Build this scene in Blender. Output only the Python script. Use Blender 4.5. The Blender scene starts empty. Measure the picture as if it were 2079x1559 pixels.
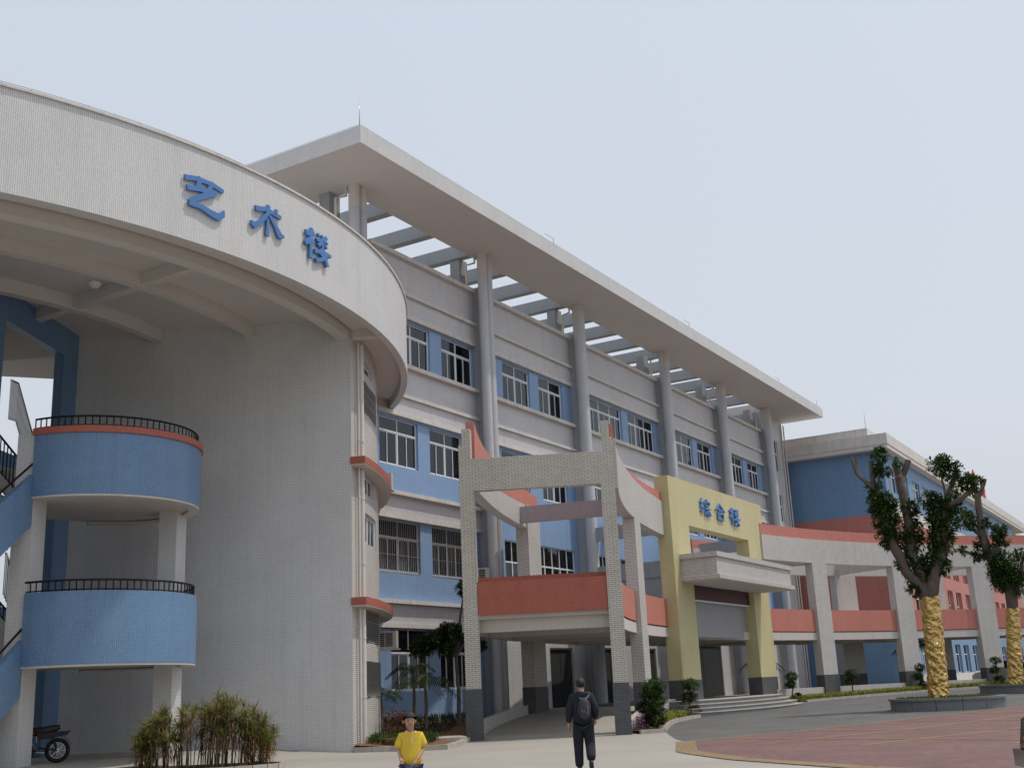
import bpy, math, random
from mathutils import Vector, Matrix
random.seed(7)
S = bpy.context.scene
COL = S.collection
# ------------------------------------------------------------------ camera
yaw, pitch, roll = math.radians(59.28), math.radians(15.0), math.radians(-2.568)
fw = Vector((math.sin(yaw)*math.cos(pitch), math.cos(yaw)*math.cos(pitch), math.sin(pitch)))
r0 = Vector((math.cos(yaw), -math.sin(yaw), 0)); u0 = r0.cross(fw)
cr, sr = math.cos(roll), math.sin(roll)
cx_, cy_ = cr*r0+sr*u0, -sr*r0+cr*u0
cam = bpy.data.cameras.new('camera'); cam.lens = 40.23; cam.sensor_width = 36; cam.clip_end = 6000; cam.clip_start = .1
camo = bpy.data.objects.new('camera', cam); COL.objects.link(camo)
M = Matrix((cx_, cy_, -fw)).transposed().to_4x4(); M.translation = Vector((0, 0, 1.5))
camo.matrix_world = M
S.camera = camo
# ------------------------------------------------------------------ light
SUN = Vector((.60, -.80, 0)); EL = math.radians(64)
sd = Vector((SUN.x*math.cos(EL), SUN.y*math.cos(EL), math.sin(EL)))
sl = bpy.data.lights.new('sun', 'SUN'); sl.energy = 2.4; sl.angle = math.radians(1.2); sl.color = (1, .93, .83)
so = bpy.data.objects.new('sun', sl); COL.objects.link(so); so.rotation_euler = sd.to_track_quat('Z', 'Y').to_euler(); so.location = (0, 0, 60)
W_ = bpy.data.worlds.new('World'); S.world = W_; W_.use_nodes = True
nt = W_.node_tree; nt.nodes.clear()
out = nt.nodes.new('ShaderNodeOutputWorld'); add = nt.nodes.new('ShaderNodeAddShader')
b1 = nt.nodes.new('ShaderNodeBackground'); b2 = nt.nodes.new('ShaderNodeBackground')
sk = nt.nodes.new('ShaderNodeTexSky'); sk.sky_type = 'NISHITA'; sk.sun_disc = False; sk.sun_elevation = EL
sk.sun_rotation = math.atan2(.6, -.8); sk.dust_density = 4; sk.ozone_density = 2
b1.inputs[1].default_value = .03; b2.inputs[1].default_value = .86
tc = nt.nodes.new('ShaderNodeTexCoord'); sx = nt.nodes.new('ShaderNodeSeparateXYZ'); rmp = nt.nodes.new('ShaderNodeValToRGB')
e = rmp.color_ramp.elements
e[0].position = 0.0; e[0].color = (.56, .585, .62, 1); e[1].position = .6; e[1].color = (.66, .715, .80, 1)
m_ = e.new(.22); m_.color = (.67, .70, .745, 1)
nz = nt.nodes.new('ShaderNodeTexNoise'); nz.inputs['Scale'].default_value = 1.3; nz.inputs['Detail'].default_value = 3
ma = nt.nodes.new('ShaderNodeMath'); ma.operation = 'MULTIPLY_ADD'; ma.inputs[1].default_value = .16; 
L = nt.links.new
L(tc.outputs['Generated'], sx.inputs[0]); L(tc.outputs['Generated'], nz.inputs['Vector'])
L(nz.outputs['Fac'], ma.inputs[0]); L(sx.outputs[2], ma.inputs[2])
sb = nt.nodes.new('ShaderNodeMath'); sb.operation = 'SUBTRACT'; sb.inputs[1].default_value = .08
L(ma.outputs[0], sb.inputs[0]); L(sb.outputs[0], rmp.inputs[0]); L(rmp.outputs[0], b2.inputs[0]); L(sk.outputs[0], b1.inputs[0])
L(b1.outputs[0], add.inputs[0]); L(b2.outputs[0], add.inputs[1]); L(add.outputs[0], out.inputs[0])
S.view_settings.view_transform = 'Standard'; S.view_settings.look = 'None'; S.view_settings.gamma = 1
S.view_settings.exposure = 0; S.view_settings.use_curve_mapping = False
S.cycles.max_bounces = 6; S.cycles.transparent_max_bounces = 12
# ------------------------------------------------------------------ helpers
WM = {}
def reg(o, label=None, cat=None, group=None, kind=None):
    if label: o['label'] = label
    if cat: o['category'] = cat
    if group: o['group'] = group
    if kind: o['kind'] = kind
    return o
def place(o, parent, m=None):
    m = m or Matrix.Identity(4)
    COL.objects.link(o)
    if parent is not None:
        o.parent = parent; o.matrix_parent_inverse = WM[parent].inverted()
    o.matrix_basis = m; WM[o] = m
    return o
def thing(name, label, cat, loc=(0, 0, 0), rz=0, group=None):
    o = bpy.data.objects.new(name, None); o.empty_display_size = .3
    place(o, None, Matrix.Translation(loc) @ Matrix.Rotation(rz, 4, 'Z'))
    return reg(o, label, cat, group)
class MB:
    def __init__(s): s.v = []; s.f = []; s.uv = []; s.sm = []
    def face(s, pts, uv=None, smooth=False):
        n = len(s.v); s.v += [tuple(p) for p in pts]; s.f.append(tuple(range(n, n+len(pts)))); s.uv.append(uv); s.sm.append(smooth)
    def hexa(s, p):  # p: 8 points bottom 0-3 ccw, top 4-7
        for q in ((3, 2, 1, 0), (4, 5, 6, 7), (0, 1, 5, 4), (1, 2, 6, 5), (2, 3, 7, 6), (3, 0, 4, 7)): s.face([p[i] for i in q])
    def box(s, x0, x1, y0, y1, z0, z1):
        s.hexa([(x0, y0, z0), (x1, y0, z0), (x1, y1, z0), (x0, y1, z0), (x0, y0, z1), (x1, y0, z1), (x1, y1, z1), (x0, y1, z1)])
    def obox(s, o, a, b, la, lb, z0, z1, a0=0, b0=0):
        o = Vector((o[0], o[1], 0)); a = Vector((a[0], a[1], 0)).normalized(); b = Vector((b[0], b[1], 0)).normalized()
        P = [o+a*a0+b*b0, o+a*(a0+la)+b*b0, o+a*(a0+la)+b*(b0+lb), o+a*a0+b*(b0+lb)]
        if a.cross(b).z < 0: P = P[::-1]
        s.hexa([(p.x, p.y, z0) for p in P]+[(p.x, p.y, z1) for p in P])
    def prism(s, pts, z0, z1):
        ar = sum(pts[i][0]*pts[(i+1) % len(pts)][1]-pts[(i+1) % len(pts)][0]*pts[i][1] for i in range(len(pts)))
        if ar < 0: pts = pts[::-1]
        n = len(pts)
        z0f = z0 if callable(z0) else (lambda x, y: z0); z1f = z1 if callable(z1) else (lambda x, y: z1)
        s.face([(x, y, z1f(x, y)) for x, y in pts]); s.face([(x, y, z0f(x, y)) for x, y in pts[::-1]])
        for i in range(n):
            a, b = pts[i], pts[(i+1) % n]
            s.face([(*a, z0f(*a)), (*b, z0f(*b)), (*b, z1f(*b)), (*a, z1f(*a))])
    def bar(s, p, q, w, h=None, up=(0, 0, 1)):
        p = Vector(p); q = Vector(q); h = h or w; d = (q-p).normalized(); U = Vector(up)
        if abs(d.dot(U)) > .95: U = Vector((1, 0, 0))
        a = d.cross(U).normalized()*w/2; b = a.cross(d).normalized()*h/2
        s.hexa([p-a-b, p+a-b, q+a-b, q-a-b, p-a+b, p+a+b, q+a+b, q-a+b])
    def tube(s, pts, r, n=8, cap=True, smooth=True):
        pts = [Vector(p) for p in pts]; k = len(pts); rs = r if isinstance(r, (list, tuple)) else [r]*k
        rings = []; pa = None; ln = 0
        for i, p in enumerate(pts):
            d = (pts[min(i+1, k-1)]-pts[max(i-1, 0)]).normalized()
            if pa is None: pa = d.orthogonal().normalized()
            pa = (pa-d*pa.dot(d)).normalized(); pb = d.cross(pa)
            if i: ln += (p-pts[i-1]).length
            rings.append(([p+(pa*math.cos(2*math.pi*j/n)+pb*math.sin(2*math.pi*j/n))*rs[i] for j in range(n)], ln))
        for i in range(k-1):
            A, la = rings[i]; B, lb = rings[i+1]; c = 2*math.pi*max(rs[i], rs[i+1])/n
            for j in range(n):
                j2 = (j+1) % n
                s.face([A[j], A[j2], B[j2], B[j]], [(j*c, la), ((j+1)*c, la), ((j+1)*c, lb), (j*c, lb)], smooth)
        if cap: s.face(rings[0][0][::-1]); s.face(rings[-1][0])
    def arc(s, c, r0, r1, a0, a1, zb, zt, n=24, caps=True):
        """solid wall following an arc, r0<r1, angles in degrees; zb, zt numbers or functions of the angle"""
        zb = zb if callable(zb) else (lambda t, _=zb: _); zt = zt if callable(zt) else (lambda t, _=zt: _)
        T = [a0+(a1-a0)*i/n for i in range(n+1)]
        def P(t, r, z): a = math.radians(t); return (c[0]+r*math.cos(a), c[1]+r*math.sin(a), z)
        for i in range(n):
            t, u = T[i], T[i+1]; k = math.radians(1)
            for r, flip in ((r0, True), (r1, False)):
                q = [P(t, r, zb(t)), P(u, r, zb(u)), P(u, r, zt(u)), P(t, r, zt(t))]
                w = [(r*k*t, zb(t)), (r*k*u, zb(u)), (r*k*u, zt(u)), (r*k*t, zt(t))]
                if flip != (a1 < a0): q = q[::-1]; w = w[::-1]
                s.face(q, w, True)
            s.face([P(t, r0, zt(t)), P(t, r1, zt(t)), P(u, r1, zt(u)), P(u, r0, zt(u))]); s.face([P(u, r0, zb(u)), P(u, r1, zb(u)), P(t, r1, zb(t)), P(t, r0, zb(t))])
        if caps:
            for t in (a0, a1): s.face([P(t, r0, zb(t)), P(t, r1, zb(t)), P(t, r1, zt(t)), P(t, r0, zt(t))])
    def lathe(s, prof, c=(0, 0, 0), n=20, smooth=True):
        for i in range(len(prof)-1):
            (ra, za), (rb, zb) = prof[i], prof[i+1]
            for j in range(n):
                a, b = 2*math.pi*j/n, 2*math.pi*(j+1)/n
                q = [(c[0]+ra*math.cos(a), c[1]+ra*math.sin(a), c[2]+za), (c[0]+ra*math.cos(b), c[1]+ra*math.sin(b), c[2]+za),
                     (c[0]+rb*math.cos(b), c[1]+rb*math.sin(b), c[2]+zb), (c[0]+rb*math.cos(a), c[1]+rb*math.sin(a), c[2]+zb)]
                if ra < 1e-6: q = [q[0], q[2], q[3]]
                elif rb < 1e-6: q = [q[0], q[1], q[2]]
                s.face(q, None, smooth)
    def mesh(s, name, mat):
        me = bpy.data.meshes.new(name); me.from_pydata(s.v, [], s.f)
        uvl = me.uv_layers.new(name='UVMap'); d = uvl.data
        for p, uv in zip(me.polygons, s.uv):
            if uv is None:
                nn = p.normal
                if abs(nn.z) > .85:
                    for li in p.loop_indices: co = me.vertices[me.loops[li].vertex_index].co; d[li].uv = (co.x, co.y)
                else:
                    t = Vector((-nn.y, nn.x, 0)).normalized()
                    for li in p.loop_indices: co = me.vertices[me.loops[li].vertex_index].co; d[li].uv = (co.x*t.x+co.y*t.y, co.z)
            else:
                for li, w in zip(p.loop_indices, uv): d[li].uv = w
        if any(s.sm):
            me.polygons.foreach_set('use_smooth', s.sm)
        for m in (mat if isinstance(mat, (list, tuple)) else [mat]): me.materials.append(m)
        return me
    def build(s, name, mat, parent=None, m=None, merge=False, **k):
        me = s.mesh(name, mat)
        if merge:
            import bmesh
            bm = bmesh.new(); bm.from_mesh(me); bmesh.ops.remove_doubles(bm, verts=bm.verts, dist=.0004); bm.to_mesh(me); bm.free()
        elif any(s.sm):
            import bmesh
            bm = bmesh.new(); bm.from_mesh(me); bmesh.ops.remove_doubles(bm, verts=bm.verts, dist=.0004)
            for ed in bm.edges:
                if len(ed.link_faces) == 2 and ed.calc_face_angle(0) > .7: ed.smooth = False
            bm.to_mesh(me); bm.free()
        o = bpy.data.objects.new(name, me); place(o, parent, m)
        return reg(o, **k)
def inst(name, me, parent, m=None, **k):
    return reg(place(bpy.data.objects.new(name, me), parent, m), **k)
def gridwall(mb, mapf, u0, u1, z0, z1, ops, th=.25, du=None):
    """wall with real openings; mapf(u, d) -> (x, y) at depth d behind the face"""
    us = {u0, u1}; zs = {z0, z1}
    for a, b, c, d in ops:
        us |= {x for x in (a, b) if u0 < x < u1}; zs |= {x for x in (c, d) if z0 < x < z1}
    us = sorted(us); zs = sorted(zs)
    if du:
        n = [us[0]]
        for a, b in zip(us, us[1:]):
            k = max(1, round((b-a)/du)); n += [a+(b-a)*i/k for i in range(1, k+1)]
        us = n
    def op(a, b, c, d):
        x, z = (a+b)/2, (c+d)/2
        return any(o[0] < x < o[1] and o[2] < z < o[3] for o in ops)
    nu, nz_ = len(us)-1, len(zs)-1
    solid = [[not op(us[i], us[i+1], zs[j], zs[j+1]) for j in range(nz_)] for i in range(nu)]
    P = lambda u, d, z: (*mapf(u, d), z)
    for i in range(nu):
        for j in range(nz_):
            if not solid[i][j]: continue
            a, b, c, d = us[i], us[i+1], zs[j], zs[j+1]
            mb.face([P(a, 0, c), P(b, 0, c), P(b, 0, d), P(a, 0, d)], [(a, c), (b, c), (b, d), (a, d)], bool(du))
            mb.face([P(b, th, c), P(a, th, c), P(a, th, d), P(b, th, d)])
            if i == 0 or not solid[i-1][j]: mb.face([P(a, th, c), P(a, 0, c), P(a, 0, d), P(a, th, d)])
            if i == nu-1 or not solid[i+1][j]: mb.face([P(b, 0, c), P(b, th, c), P(b, th, d), P(b, 0, d)])
            if j == 0 or not solid[i][j-1]: mb.face([P(a, th, c), P(b, th, c), P(b, 0, c), P(a, 0, c)])
            if j == nz_-1 or not solid[i][j+1]: mb.face([P(a, 0, d), P(b, 0, d), P(b, th, d), P(a, th, d)])
# ------------------------------------------------------------------ materials
def newmat(name):
    m = bpy.data.materials.new(name); m.use_nodes = True; t = m.node_tree; b = t.nodes['Principled BSDF']; return m, t, b
def mat(name, col, rough=.7, metal=0, var=.08, vs=1.5, bump=0, bs=40, spec=.4, streak=0):
    m, t, b = newmat(name); N = t.nodes.new; l = t.links.new
    b.inputs['Roughness'].default_value = rough; b.inputs['Metallic'].default_value = metal; b.inputs['Specular IOR Level'].default_value = spec
    g = N('ShaderNodeNewGeometry'); n1 = N('ShaderNodeTexNoise'); n1.inputs['Scale'].default_value = vs; n1.inputs['Detail'].default_value = 5
    l(g.outputs['Position'], n1.inputs['Vector'])
    mr = N('ShaderNodeMapRange'); mr.inputs[1].default_value = .25; mr.inputs[2].default_value = .75; mr.inputs[3].default_value = 1-var; mr.inputs[4].default_value = 1+var
    l(n1.outputs['Fac'], mr.inputs[0])
    hs = N('ShaderNodeVectorMath'); hs.operation = 'SCALE'; hs.inputs[0].default_value = col[:3]; l(mr.outputs[0], hs.inputs['Scale'])
    last = hs.outputs[0]
    if streak:
        mp = N('ShaderNodeMapping'); mp.inputs['Scale'].default_value = (5, 5, .25); n3 = N('ShaderNodeTexNoise'); n3.inputs['Scale'].default_value = 1; n3.inputs['Detail'].default_value = 4
        l(g.outputs['Position'], mp.inputs[0]); l(mp.outputs[0], n3.inputs['Vector'])
        m2 = N('ShaderNodeMapRange'); m2.inputs[1].default_value = .5; m2.inputs[2].default_value = .8; m2.inputs[3].default_value = 1; m2.inputs[4].default_value = 1-streak
        l(n3.outputs['Fac'], m2.inputs[0]); h2 = N('ShaderNodeVectorMath'); h2.operation = 'SCALE'; l(last, h2.inputs[0]); l(m2.outputs[0], h2.inputs['Scale']); last = h2.outputs[0]
    l(last, b.inputs['Base Color'])
    if bump:
        n2 = N('ShaderNodeTexNoise'); n2.inputs['Scale'].default_value = bs; n2.inputs['Detail'].default_value = 4; l(g.outputs['Position'], n2.inputs['Vector'])
        bp = N('ShaderNodeBump'); bp.inputs['Strength'].default_value = bump; bp.inputs['Distance'].default_value = .02; l(n2.outputs['Fac'], bp.inputs['Height']); l(bp.outputs[0], b.inputs['Normal'])
    return m
def tile(name, c1, c2, mortar, w, h, ms, off=0., rough=.45, var=.06, streak=.12, mix=1., bias=0, tvar=.0, vs=.7):
    """small glazed tiles: the joints follow the UV map, which is in metres"""
    m, t, b = newmat(name); N = t.nodes.new; l = t.links.new
    b.inputs['Roughness'].default_value = rough; b.inputs['Specular IOR Level'].default_value = .35
    uv = N('ShaderNodeUVMap'); br = N('ShaderNodeTexBrick'); br.offset = off; br.squash = 1
    br.inputs['Scale'].default_value = 1; br.inputs['Brick Width'].default_value = w; br.inputs['Row Height'].default_value = h
    br.inputs['Mortar Size'].default_value = ms; br.inputs['Mortar Smooth'].default_value = .1; br.inputs['Bias'].default_value = bias
    br.inputs['Color1'].default_value = (*c1, 1); br.inputs['Color2'].default_value = (*c2, 1); br.inputs['Mortar'].default_value = (*mortar, 1)
    l(uv.outputs[0], br.inputs['Vector'])
    g = N('ShaderNodeNewGeometry'); n1 = N('ShaderNodeTexNoise'); n1.inputs['Scale'].default_value = vs; n1.inputs['Detail'].default_value = 6; n1.inputs['Roughness'].default_value = .6
    l(g.outputs['Position'], n1.inputs['Vector'])
    mr = N('ShaderNodeMapRange'); mr.inputs[1].default_value = .25; mr.inputs[2].default_value = .75; mr.inputs[3].default_value = 1-var; mr.inputs[4].default_value = 1+var
    l(n1.outputs['Fac'], mr.inputs[0])
    mp = N('ShaderNodeMapping'); mp.inputs['Scale'].default_value = (4, 4, .2); n3 = N('ShaderNodeTexNoise'); n3.inputs['Scale'].default_value = 1; n3.inputs['Detail'].default_value = 4
    l(g.outputs['Position'], mp.inputs[0]); l(mp.outputs[0], n3.inputs['Vector'])
    m2 = N('ShaderNodeMapRange'); m2.inputs[1].default_value = .5; m2.inputs[2].default_value = .8; m2.inputs[3].default_value = 1; m2.inputs[4].default_value = 1-streak; l(n3.outputs['Fac'], m2.inputs[0])
    mm = N('ShaderNodeMath'); mm.operation = 'MULTIPLY'; l(mr.outputs[0], mm.inputs[0]); l(m2.outputs[0], mm.inputs[1])
    sc = N('ShaderNodeVectorMath'); sc.operation = 'SCALE'; l(br.outputs['Color'], sc.inputs[0]); l(mm.outputs[0], sc.inputs['Scale'])
    l(sc.outputs[0], b.inputs['Base Color'])
    bp = N('ShaderNodeBump'); bp.inputs['Strength'].default_value = .5; bp.inputs['Distance'].default_value = .004; bp.invert = True
    l(br.outputs['Fac'], bp.inputs['Height']); l(bp.outputs[0], b.inputs['Normal'])
    return m
MT = dict(
    mosaic=tile('white_mosaic', (.74, .725, .70), (.68, .665, .64), (.30, .33, .38), .047, .047, .0040, streak=.08),
    strip=tile('white_strip_tile', (.68, .65, .61), (.61, .585, .55), (.24, .23, .23), .20, .056, .008, .5),
    gate=tile('cream_brick_tile', (.63, .60, .53), (.56, .53, .46), (.14, .13, .12), .225, .066, .006, .5, rough=.55, streak=.1),
    wallt=tile('facade_strip_tile', (.64, .63, .635), (.58, .57, .575), (.34, .34, .36), .20, .06, .006, .5, streak=.1),
    coltile=tile('column_mosaic', (.60, .61, .63), (.55, .56, .58), (.33, .35, .38), .047, .047, .0042),
    blue=tile('blue_mosaic', (.19, .31, .48), (.155, .27, .43), (.08, .15, .29), .047, .047, .004, rough=.4, var=.08),
    bluef=tile('blue_facade_tile', (.26, .39, .60), (.235, .36, .565), (.17, .27, .45), .2, .06, .005, .5, rough=.5, var=.07),
    bluew=tile('blue_wing_tile', (.17, .29, .47), (.155, .27, .44), (.12, .21, .36), .2, .06, .005, .5, rough=.5, var=.07),
    red=tile('red_mosaic', (.50, .15, .10), (.44, .125, .085), (.26, .08, .06), .047, .047, .004, rough=.5, var=.07),
    redp=tile('sunlit_red_tile', (.57, .215, .165), (.53, .195, .15), (.43, .15, .12), .2, .06, .004, .5, rough=.5, var=.05),  # lighter copy of the red tile, its sunlit tone put into the colour
    redw=tile('red_wing_tile', (.52, .20, .16), (.48, .18, .145), (.38, .14, .115), .2, .06, .005, .5, rough=.5, var=.06),
    yellow=tile('yellow_tile', (.60, .54, .30), (.56, .505, .28), (.48, .43, .21), .2, .06, .004, .5, rough=.5, var=.05),
    graybase=tile('grey_base_tile', (.115, .12, .125), (.09, .095, .10), (.05, .05, .055), .225, .066, .006, .5, rough=.5, var=.1),
    grayt=tile('grey_beam_tile', (.40, .42, .44), (.36, .38, .40), (.24, .25, .27), .047, .047, .004),
    lav=tile('lilac_beam_mosaic', (.44, .37, .39), (.38, .33, .35), (.22, .20, .22), .047, .047, .004),
    plaster=mat('painted_plaster', (.58, .54, .50), .85, var=.05, vs=.5, bump=.1, streak=.12),
    soffit=mat('soffit_plaster', (.60, .565, .54), .9, var=.04, vs=.4, streak=.05),
    ledge=mat('ledge_plaster', (.62, .59, .56), .8, var=.07, vs=2, streak=.25),
    alu=mat('white_aluminium', (.72, .73, .76), .4, var=.03),
    pvc=mat('pvc_pipe', (.62, .58, .54), .45, var=.06),
    black=mat('black_iron', (.012, .012, .016), .45, metal=.3),
    steel=mat('stainless_steel', (.42, .40, .38), .3, metal=.9),
    signblue=mat('sign_blue', (.07, .19, .45), .5, var=.05),
    signred=mat('sign_red', (.45, .03, .05), .5),
    dark=mat('dark_interior', (.025, .028, .03), .9),
    room=mat('room_lining', (.20, .21, .20), .9),
    concrete=mat('concrete_paving', (.33, .31, .275), .9, var=.1, vs=.35, bump=.15, bs=25),
    soil=mat('red_soil', (.17, .085, .045), .95, var=.3, vs=6, bump=.8, bs=9),
    kerb=mat('kerb_granite', (.42, .385, .35), .8, var=.16, vs=3.5, bump=.2, bs=60),
    granite=mat('grey_granite', (.17, .18, .185), .6, var=.14, vs=5, bump=.1, bs=80),
    gold=mat('gold_foil', (.60, .43, .16), .33, metal=1, var=.3, vs=7, bump=.6, bs=14),
    bark=mat('bark', (.12, .095, .08), .9, var=.3, vs=8, bump=.7, bs=18),
    stem=mat('stem_brown', (.11, .085, .05), .9, var=.3, vs=8),
    skin=mat('skin', (.42, .235, .16), .55, var=.04),
    hair=mat('black_hair', (.008, .007, .008), .5, bump=.5, bs=120),
    cloth_dark=mat('dark_navy_cloth', (.012, .014, .022), .85, var=.2, vs=14, bump=.35, bs=22),
    cloth_navy=mat('royal_blue_cloth', (.022, .032, .16), .8, var=.2, vs=14, bump=.3, bs=30),
    cloth_yellow=mat('yellow_cloth', (.62, .44, .045), .85, var=.1, vs=12, bump=.35, bs=28),
    cloth_white=mat('white_cloth', (.68, .62, .66), .85),
    pack=mat('grey_backpack_nylon', (.035, .033, .05), .7, var=.25, vs=14, bump=.3, bs=40),
    strap=mat('grey_strap', (.13, .11, .15), .7),
    shoe=mat('black_shoe', (.02, .02, .02), .5),
    rubber=mat('rubber', (.012, .012, .012), .8),
    carpaint=mat('black_car_paint', (.008, .009, .014), .15, spec=.6),
    whitepaint=mat('white_car_paint', (.62, .63, .65), .25),
    taillight=mat('tail_light_red', (.35, .008, .015), .15),
    amber=mat('amber_lens', (.55, .22, .06), .2),
    silver=mat('silver_plastic', (.36, .37, .37), .35),
    redplastic=mat('red_plastic', (.28, .015, .015), .3),
    terracotta=mat('terracotta', (.26, .10, .06), .8),
    banner=mat('dark_red_banner', (.06, .006, .012), .5),
    acwhite=mat('ac_casing', (.52, .51, .48), .5),
    mauve=mat('mauve_flowers', (.30, .19, .30), .9, var=.4, vs=20),
    stone=mat('pale_stone', (.36, .32, .27), .85, var=.12, vs=4),
    hill=mat('hill_green', (.055, .085, .045), .95, var=.3, vs=.05),
)
def foliage(name, c1, c2, scale=3.0, trans=.25):
    m, t, b = newmat(name); N = t.nodes.new; l = t.links.new
    g = N('ShaderNodeNewGeometry'); n = N('ShaderNodeTexNoise'); n.inputs['Scale'].default_value = scale; n.inputs['Detail'].default_value = 4
    wn = N('ShaderNodeTexWhiteNoise'); l(g.outputs['Position'], n.inputs['Vector'])
    sn = N('ShaderNodeVectorMath'); sn.operation = 'SNAP'; sn.inputs[1].default_value = (.07, .07, .07); l(g.outputs['Position'], sn.inputs[0]); l(sn.outputs[0], wn.inputs['Vector'])
    a = N('ShaderNodeMath'); a.operation = 'MULTIPLY_ADD'; a.inputs[1].default_value = .45; l(wn.outputs['Value'], a.inputs[0])
    s_ = N('ShaderNodeMapRange'); s_.inputs[1].default_value = .3; s_.inputs[2].default_value = .7; s_.inputs[4].default_value = .65; l(n.outputs['Fac'], s_.inputs[0]); l(s_.outputs[0], a.inputs[2])
    mx = N('ShaderNodeMix'); mx.data_type = 'RGBA'; mx.inputs[6].default_value = (*c1, 1); mx.inputs[7].default_value = (*c2, 1); l(a.outputs[0], mx.inputs[0])
    l(mx.outputs[2], b.inputs['Base Color']); b.inputs['Roughness'].default_value = .55; b.inputs['Specular IOR Level'].default_value = .3
    tr = N('ShaderNodeBsdfTranslucent'); l(mx.outputs[2], tr.inputs[0]); ms = N('ShaderNodeMixShader'); ms.inputs[0].default_value = trans
    o = t.nodes['Material Output']; l(b.outputs[0], ms.inputs[1]); l(tr.outputs[0], ms.inputs[2]); l(ms.outputs[0], o.inputs[0])
    return m
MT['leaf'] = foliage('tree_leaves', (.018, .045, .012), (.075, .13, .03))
MT['leafdark'] = foliage('shade_toned_leaves', (.012, .028, .010), (.05, .085, .025))  # darker copy of the tree leaves, shade put into the colour
MT['cover'] = foliage('yellow_green_leaves', (.10, .15, .02), (.38, .38, .07), 6)
MT['drac'] = foliage('dracaena_leaves', (.07, .085, .02), (.24, .23, .06), 4)
MT['dracdry'] = foliage('dry_dracaena_leaves', (.16, .055, .025), (.26, .16, .06), 4)
MT['shrub'] = foliage('red_shrub_leaves', (.06, .03, .02), (.20, .07, .05), 6)
MT['grass'] = foliage('grass_blades', (.03, .06, .012), (.10, .15, .03), 5)
def glass():
    m, t, b = newmat('window_glass'); N = t.nodes.new; l = t.links.new
    tr = N('ShaderNodeBsdfTransparent'); tr.inputs[0].default_value = (.86, .93, .89, 1); gl = N('ShaderNodeBsdfGlossy'); gl.inputs['Roughness'].default_value = .03; gl.inputs[0].default_value = (.85, .9, .95, 1)
    fr = N('ShaderNodeFresnel'); fr.inputs[0].default_value = 1.6; ms = N('ShaderNodeMixShader'); l(fr.outputs[0], ms.inputs[0]); l(tr.outputs[0], ms.inputs[1]); l(gl.outputs[0], ms.inputs[2])
    l(ms.outputs[0], t.nodes['Material Output'].inputs[0]); t.nodes.remove(b); return m
MT['glass'] = glass()
def curtain():
    m, t, b = newmat('pale_green_curtain'); N = t.nodes.new; l = t.links.new
    uv = N('ShaderNodeUVMap'); w = N('ShaderNodeTexWave'); w.inputs['Scale'].default_value = 2.2; w.inputs['Distortion'].default_value = 3; w.inputs['Detail'].default_value = 2
    mp = N('ShaderNodeMapping'); mp.inputs['Scale'].default_value = (1, .12, 1); l(uv.outputs[0], mp.inputs[0]); l(mp.outputs[0], w.inputs['Vector'])
    mx = N('ShaderNodeMix'); mx.data_type = 'RGBA'; mx.inputs[6].default_value = (.55, .62, .56, 1); mx.inputs[7].default_value = (.74, .79, .74, 1); l(w.outputs['Fac'], mx.inputs[0])
    l(mx.outputs[2], b.inputs['Base Color']); b.inputs['Roughness'].default_value = .95
    return m
MT['curtain'] = curtain()
MT['mullion'] = MT['alu']
def paving(name, c1, c2, mort, w, h, ang=0, off=.5, var=.12):
    m, t, b = newmat(name); N = t.nodes.new; l = t.links.new
    g = N('ShaderNodeNewGeometry'); mp = N('ShaderNodeMapping'); mp.inputs['Rotation'].default_value = (0, 0, ang); l(g.outputs['Position'], mp.inputs[0])
    br = N('ShaderNodeTexBrick'); br.offset = off; br.inputs['Scale'].default_value = 1; br.inputs['Brick Width'].default_value = w; br.inputs['Row Height'].default_value = h; br.inputs['Mortar Size'].default_value = .006
    br.inputs['Color1'].default_value = (*c1, 1); br.inputs['Color2'].default_value = (*c2, 1); br.inputs['Mortar'].default_value = (*mort, 1); l(mp.outputs[0], br.inputs['Vector'])
    n1 = N('ShaderNodeTexNoise'); n1.inputs['Scale'].default_value = .55; n1.inputs['Detail'].default_value = 7; n1.inputs['Roughness'].default_value = .65; l(g.outputs['Position'], n1.inputs['Vector'])
    mr = N('ShaderNodeMapRange'); mr.inputs[1].default_value = .3; mr.inputs[2].default_value = .7; mr.inputs[3].default_value = 1-var; mr.inputs[4].default_value = 1+var; l(n1.outputs['Fac'], mr.inputs[0])
    sc = N('ShaderNodeVectorMath'); sc.operation = 'SCALE'; l(br.outputs['Color'], sc.inputs[0]); l(mr.outputs[0], sc.inputs['Scale']); l(sc.outputs[0], b.inputs['Base Color'])
    b.inputs['Roughness'].default_value = .85
    bp = N('ShaderNodeBump'); bp.inputs['Strength'].default_value = .6; bp.inputs['Distance'].default_value = .006; bp.invert = True; l(br.outputs['Fac'], bp.inputs['Height']); l(bp.outputs[0], b.inputs['Normal'])
    return m
PA = math.radians(20)
MT['road'] = paving('grey_block_paving', (.125, .125, .12), (.095, .098, .098), (.06, .06, .06), .2, .1, PA, var=.22)
MT['redpave'] = paving('red_block_paving', (.20, .105, .095), (.15, .08, .078), (.08, .055, .05), .2, .1, PA, var=.16)
MT['yelpave'] = paving('yellow_block_paving', (.27, .19, .10), (.22, .155, .085), (.14, .10, .06), .2, .1, PA)
# ------------------------------------------------------------------ layout constants (metres)
hg = lambda x: .013*min(max(0, x-34), 46)
Wc = (26.95, 21.85); e1 = (.447, -.894); e2 = (.894, .447); TC = (20.85, 38.3); CC = (50.9, -16.2)
def off(p, *ab):
    x, y = p
    for d, k in ab: x += d[0]*k; y += d[1]*k
    return (x, y)
def pol(c, r, t): a = math.radians(t); return (c[0]+r*math.cos(a), c[1]+r*math.sin(a))
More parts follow.
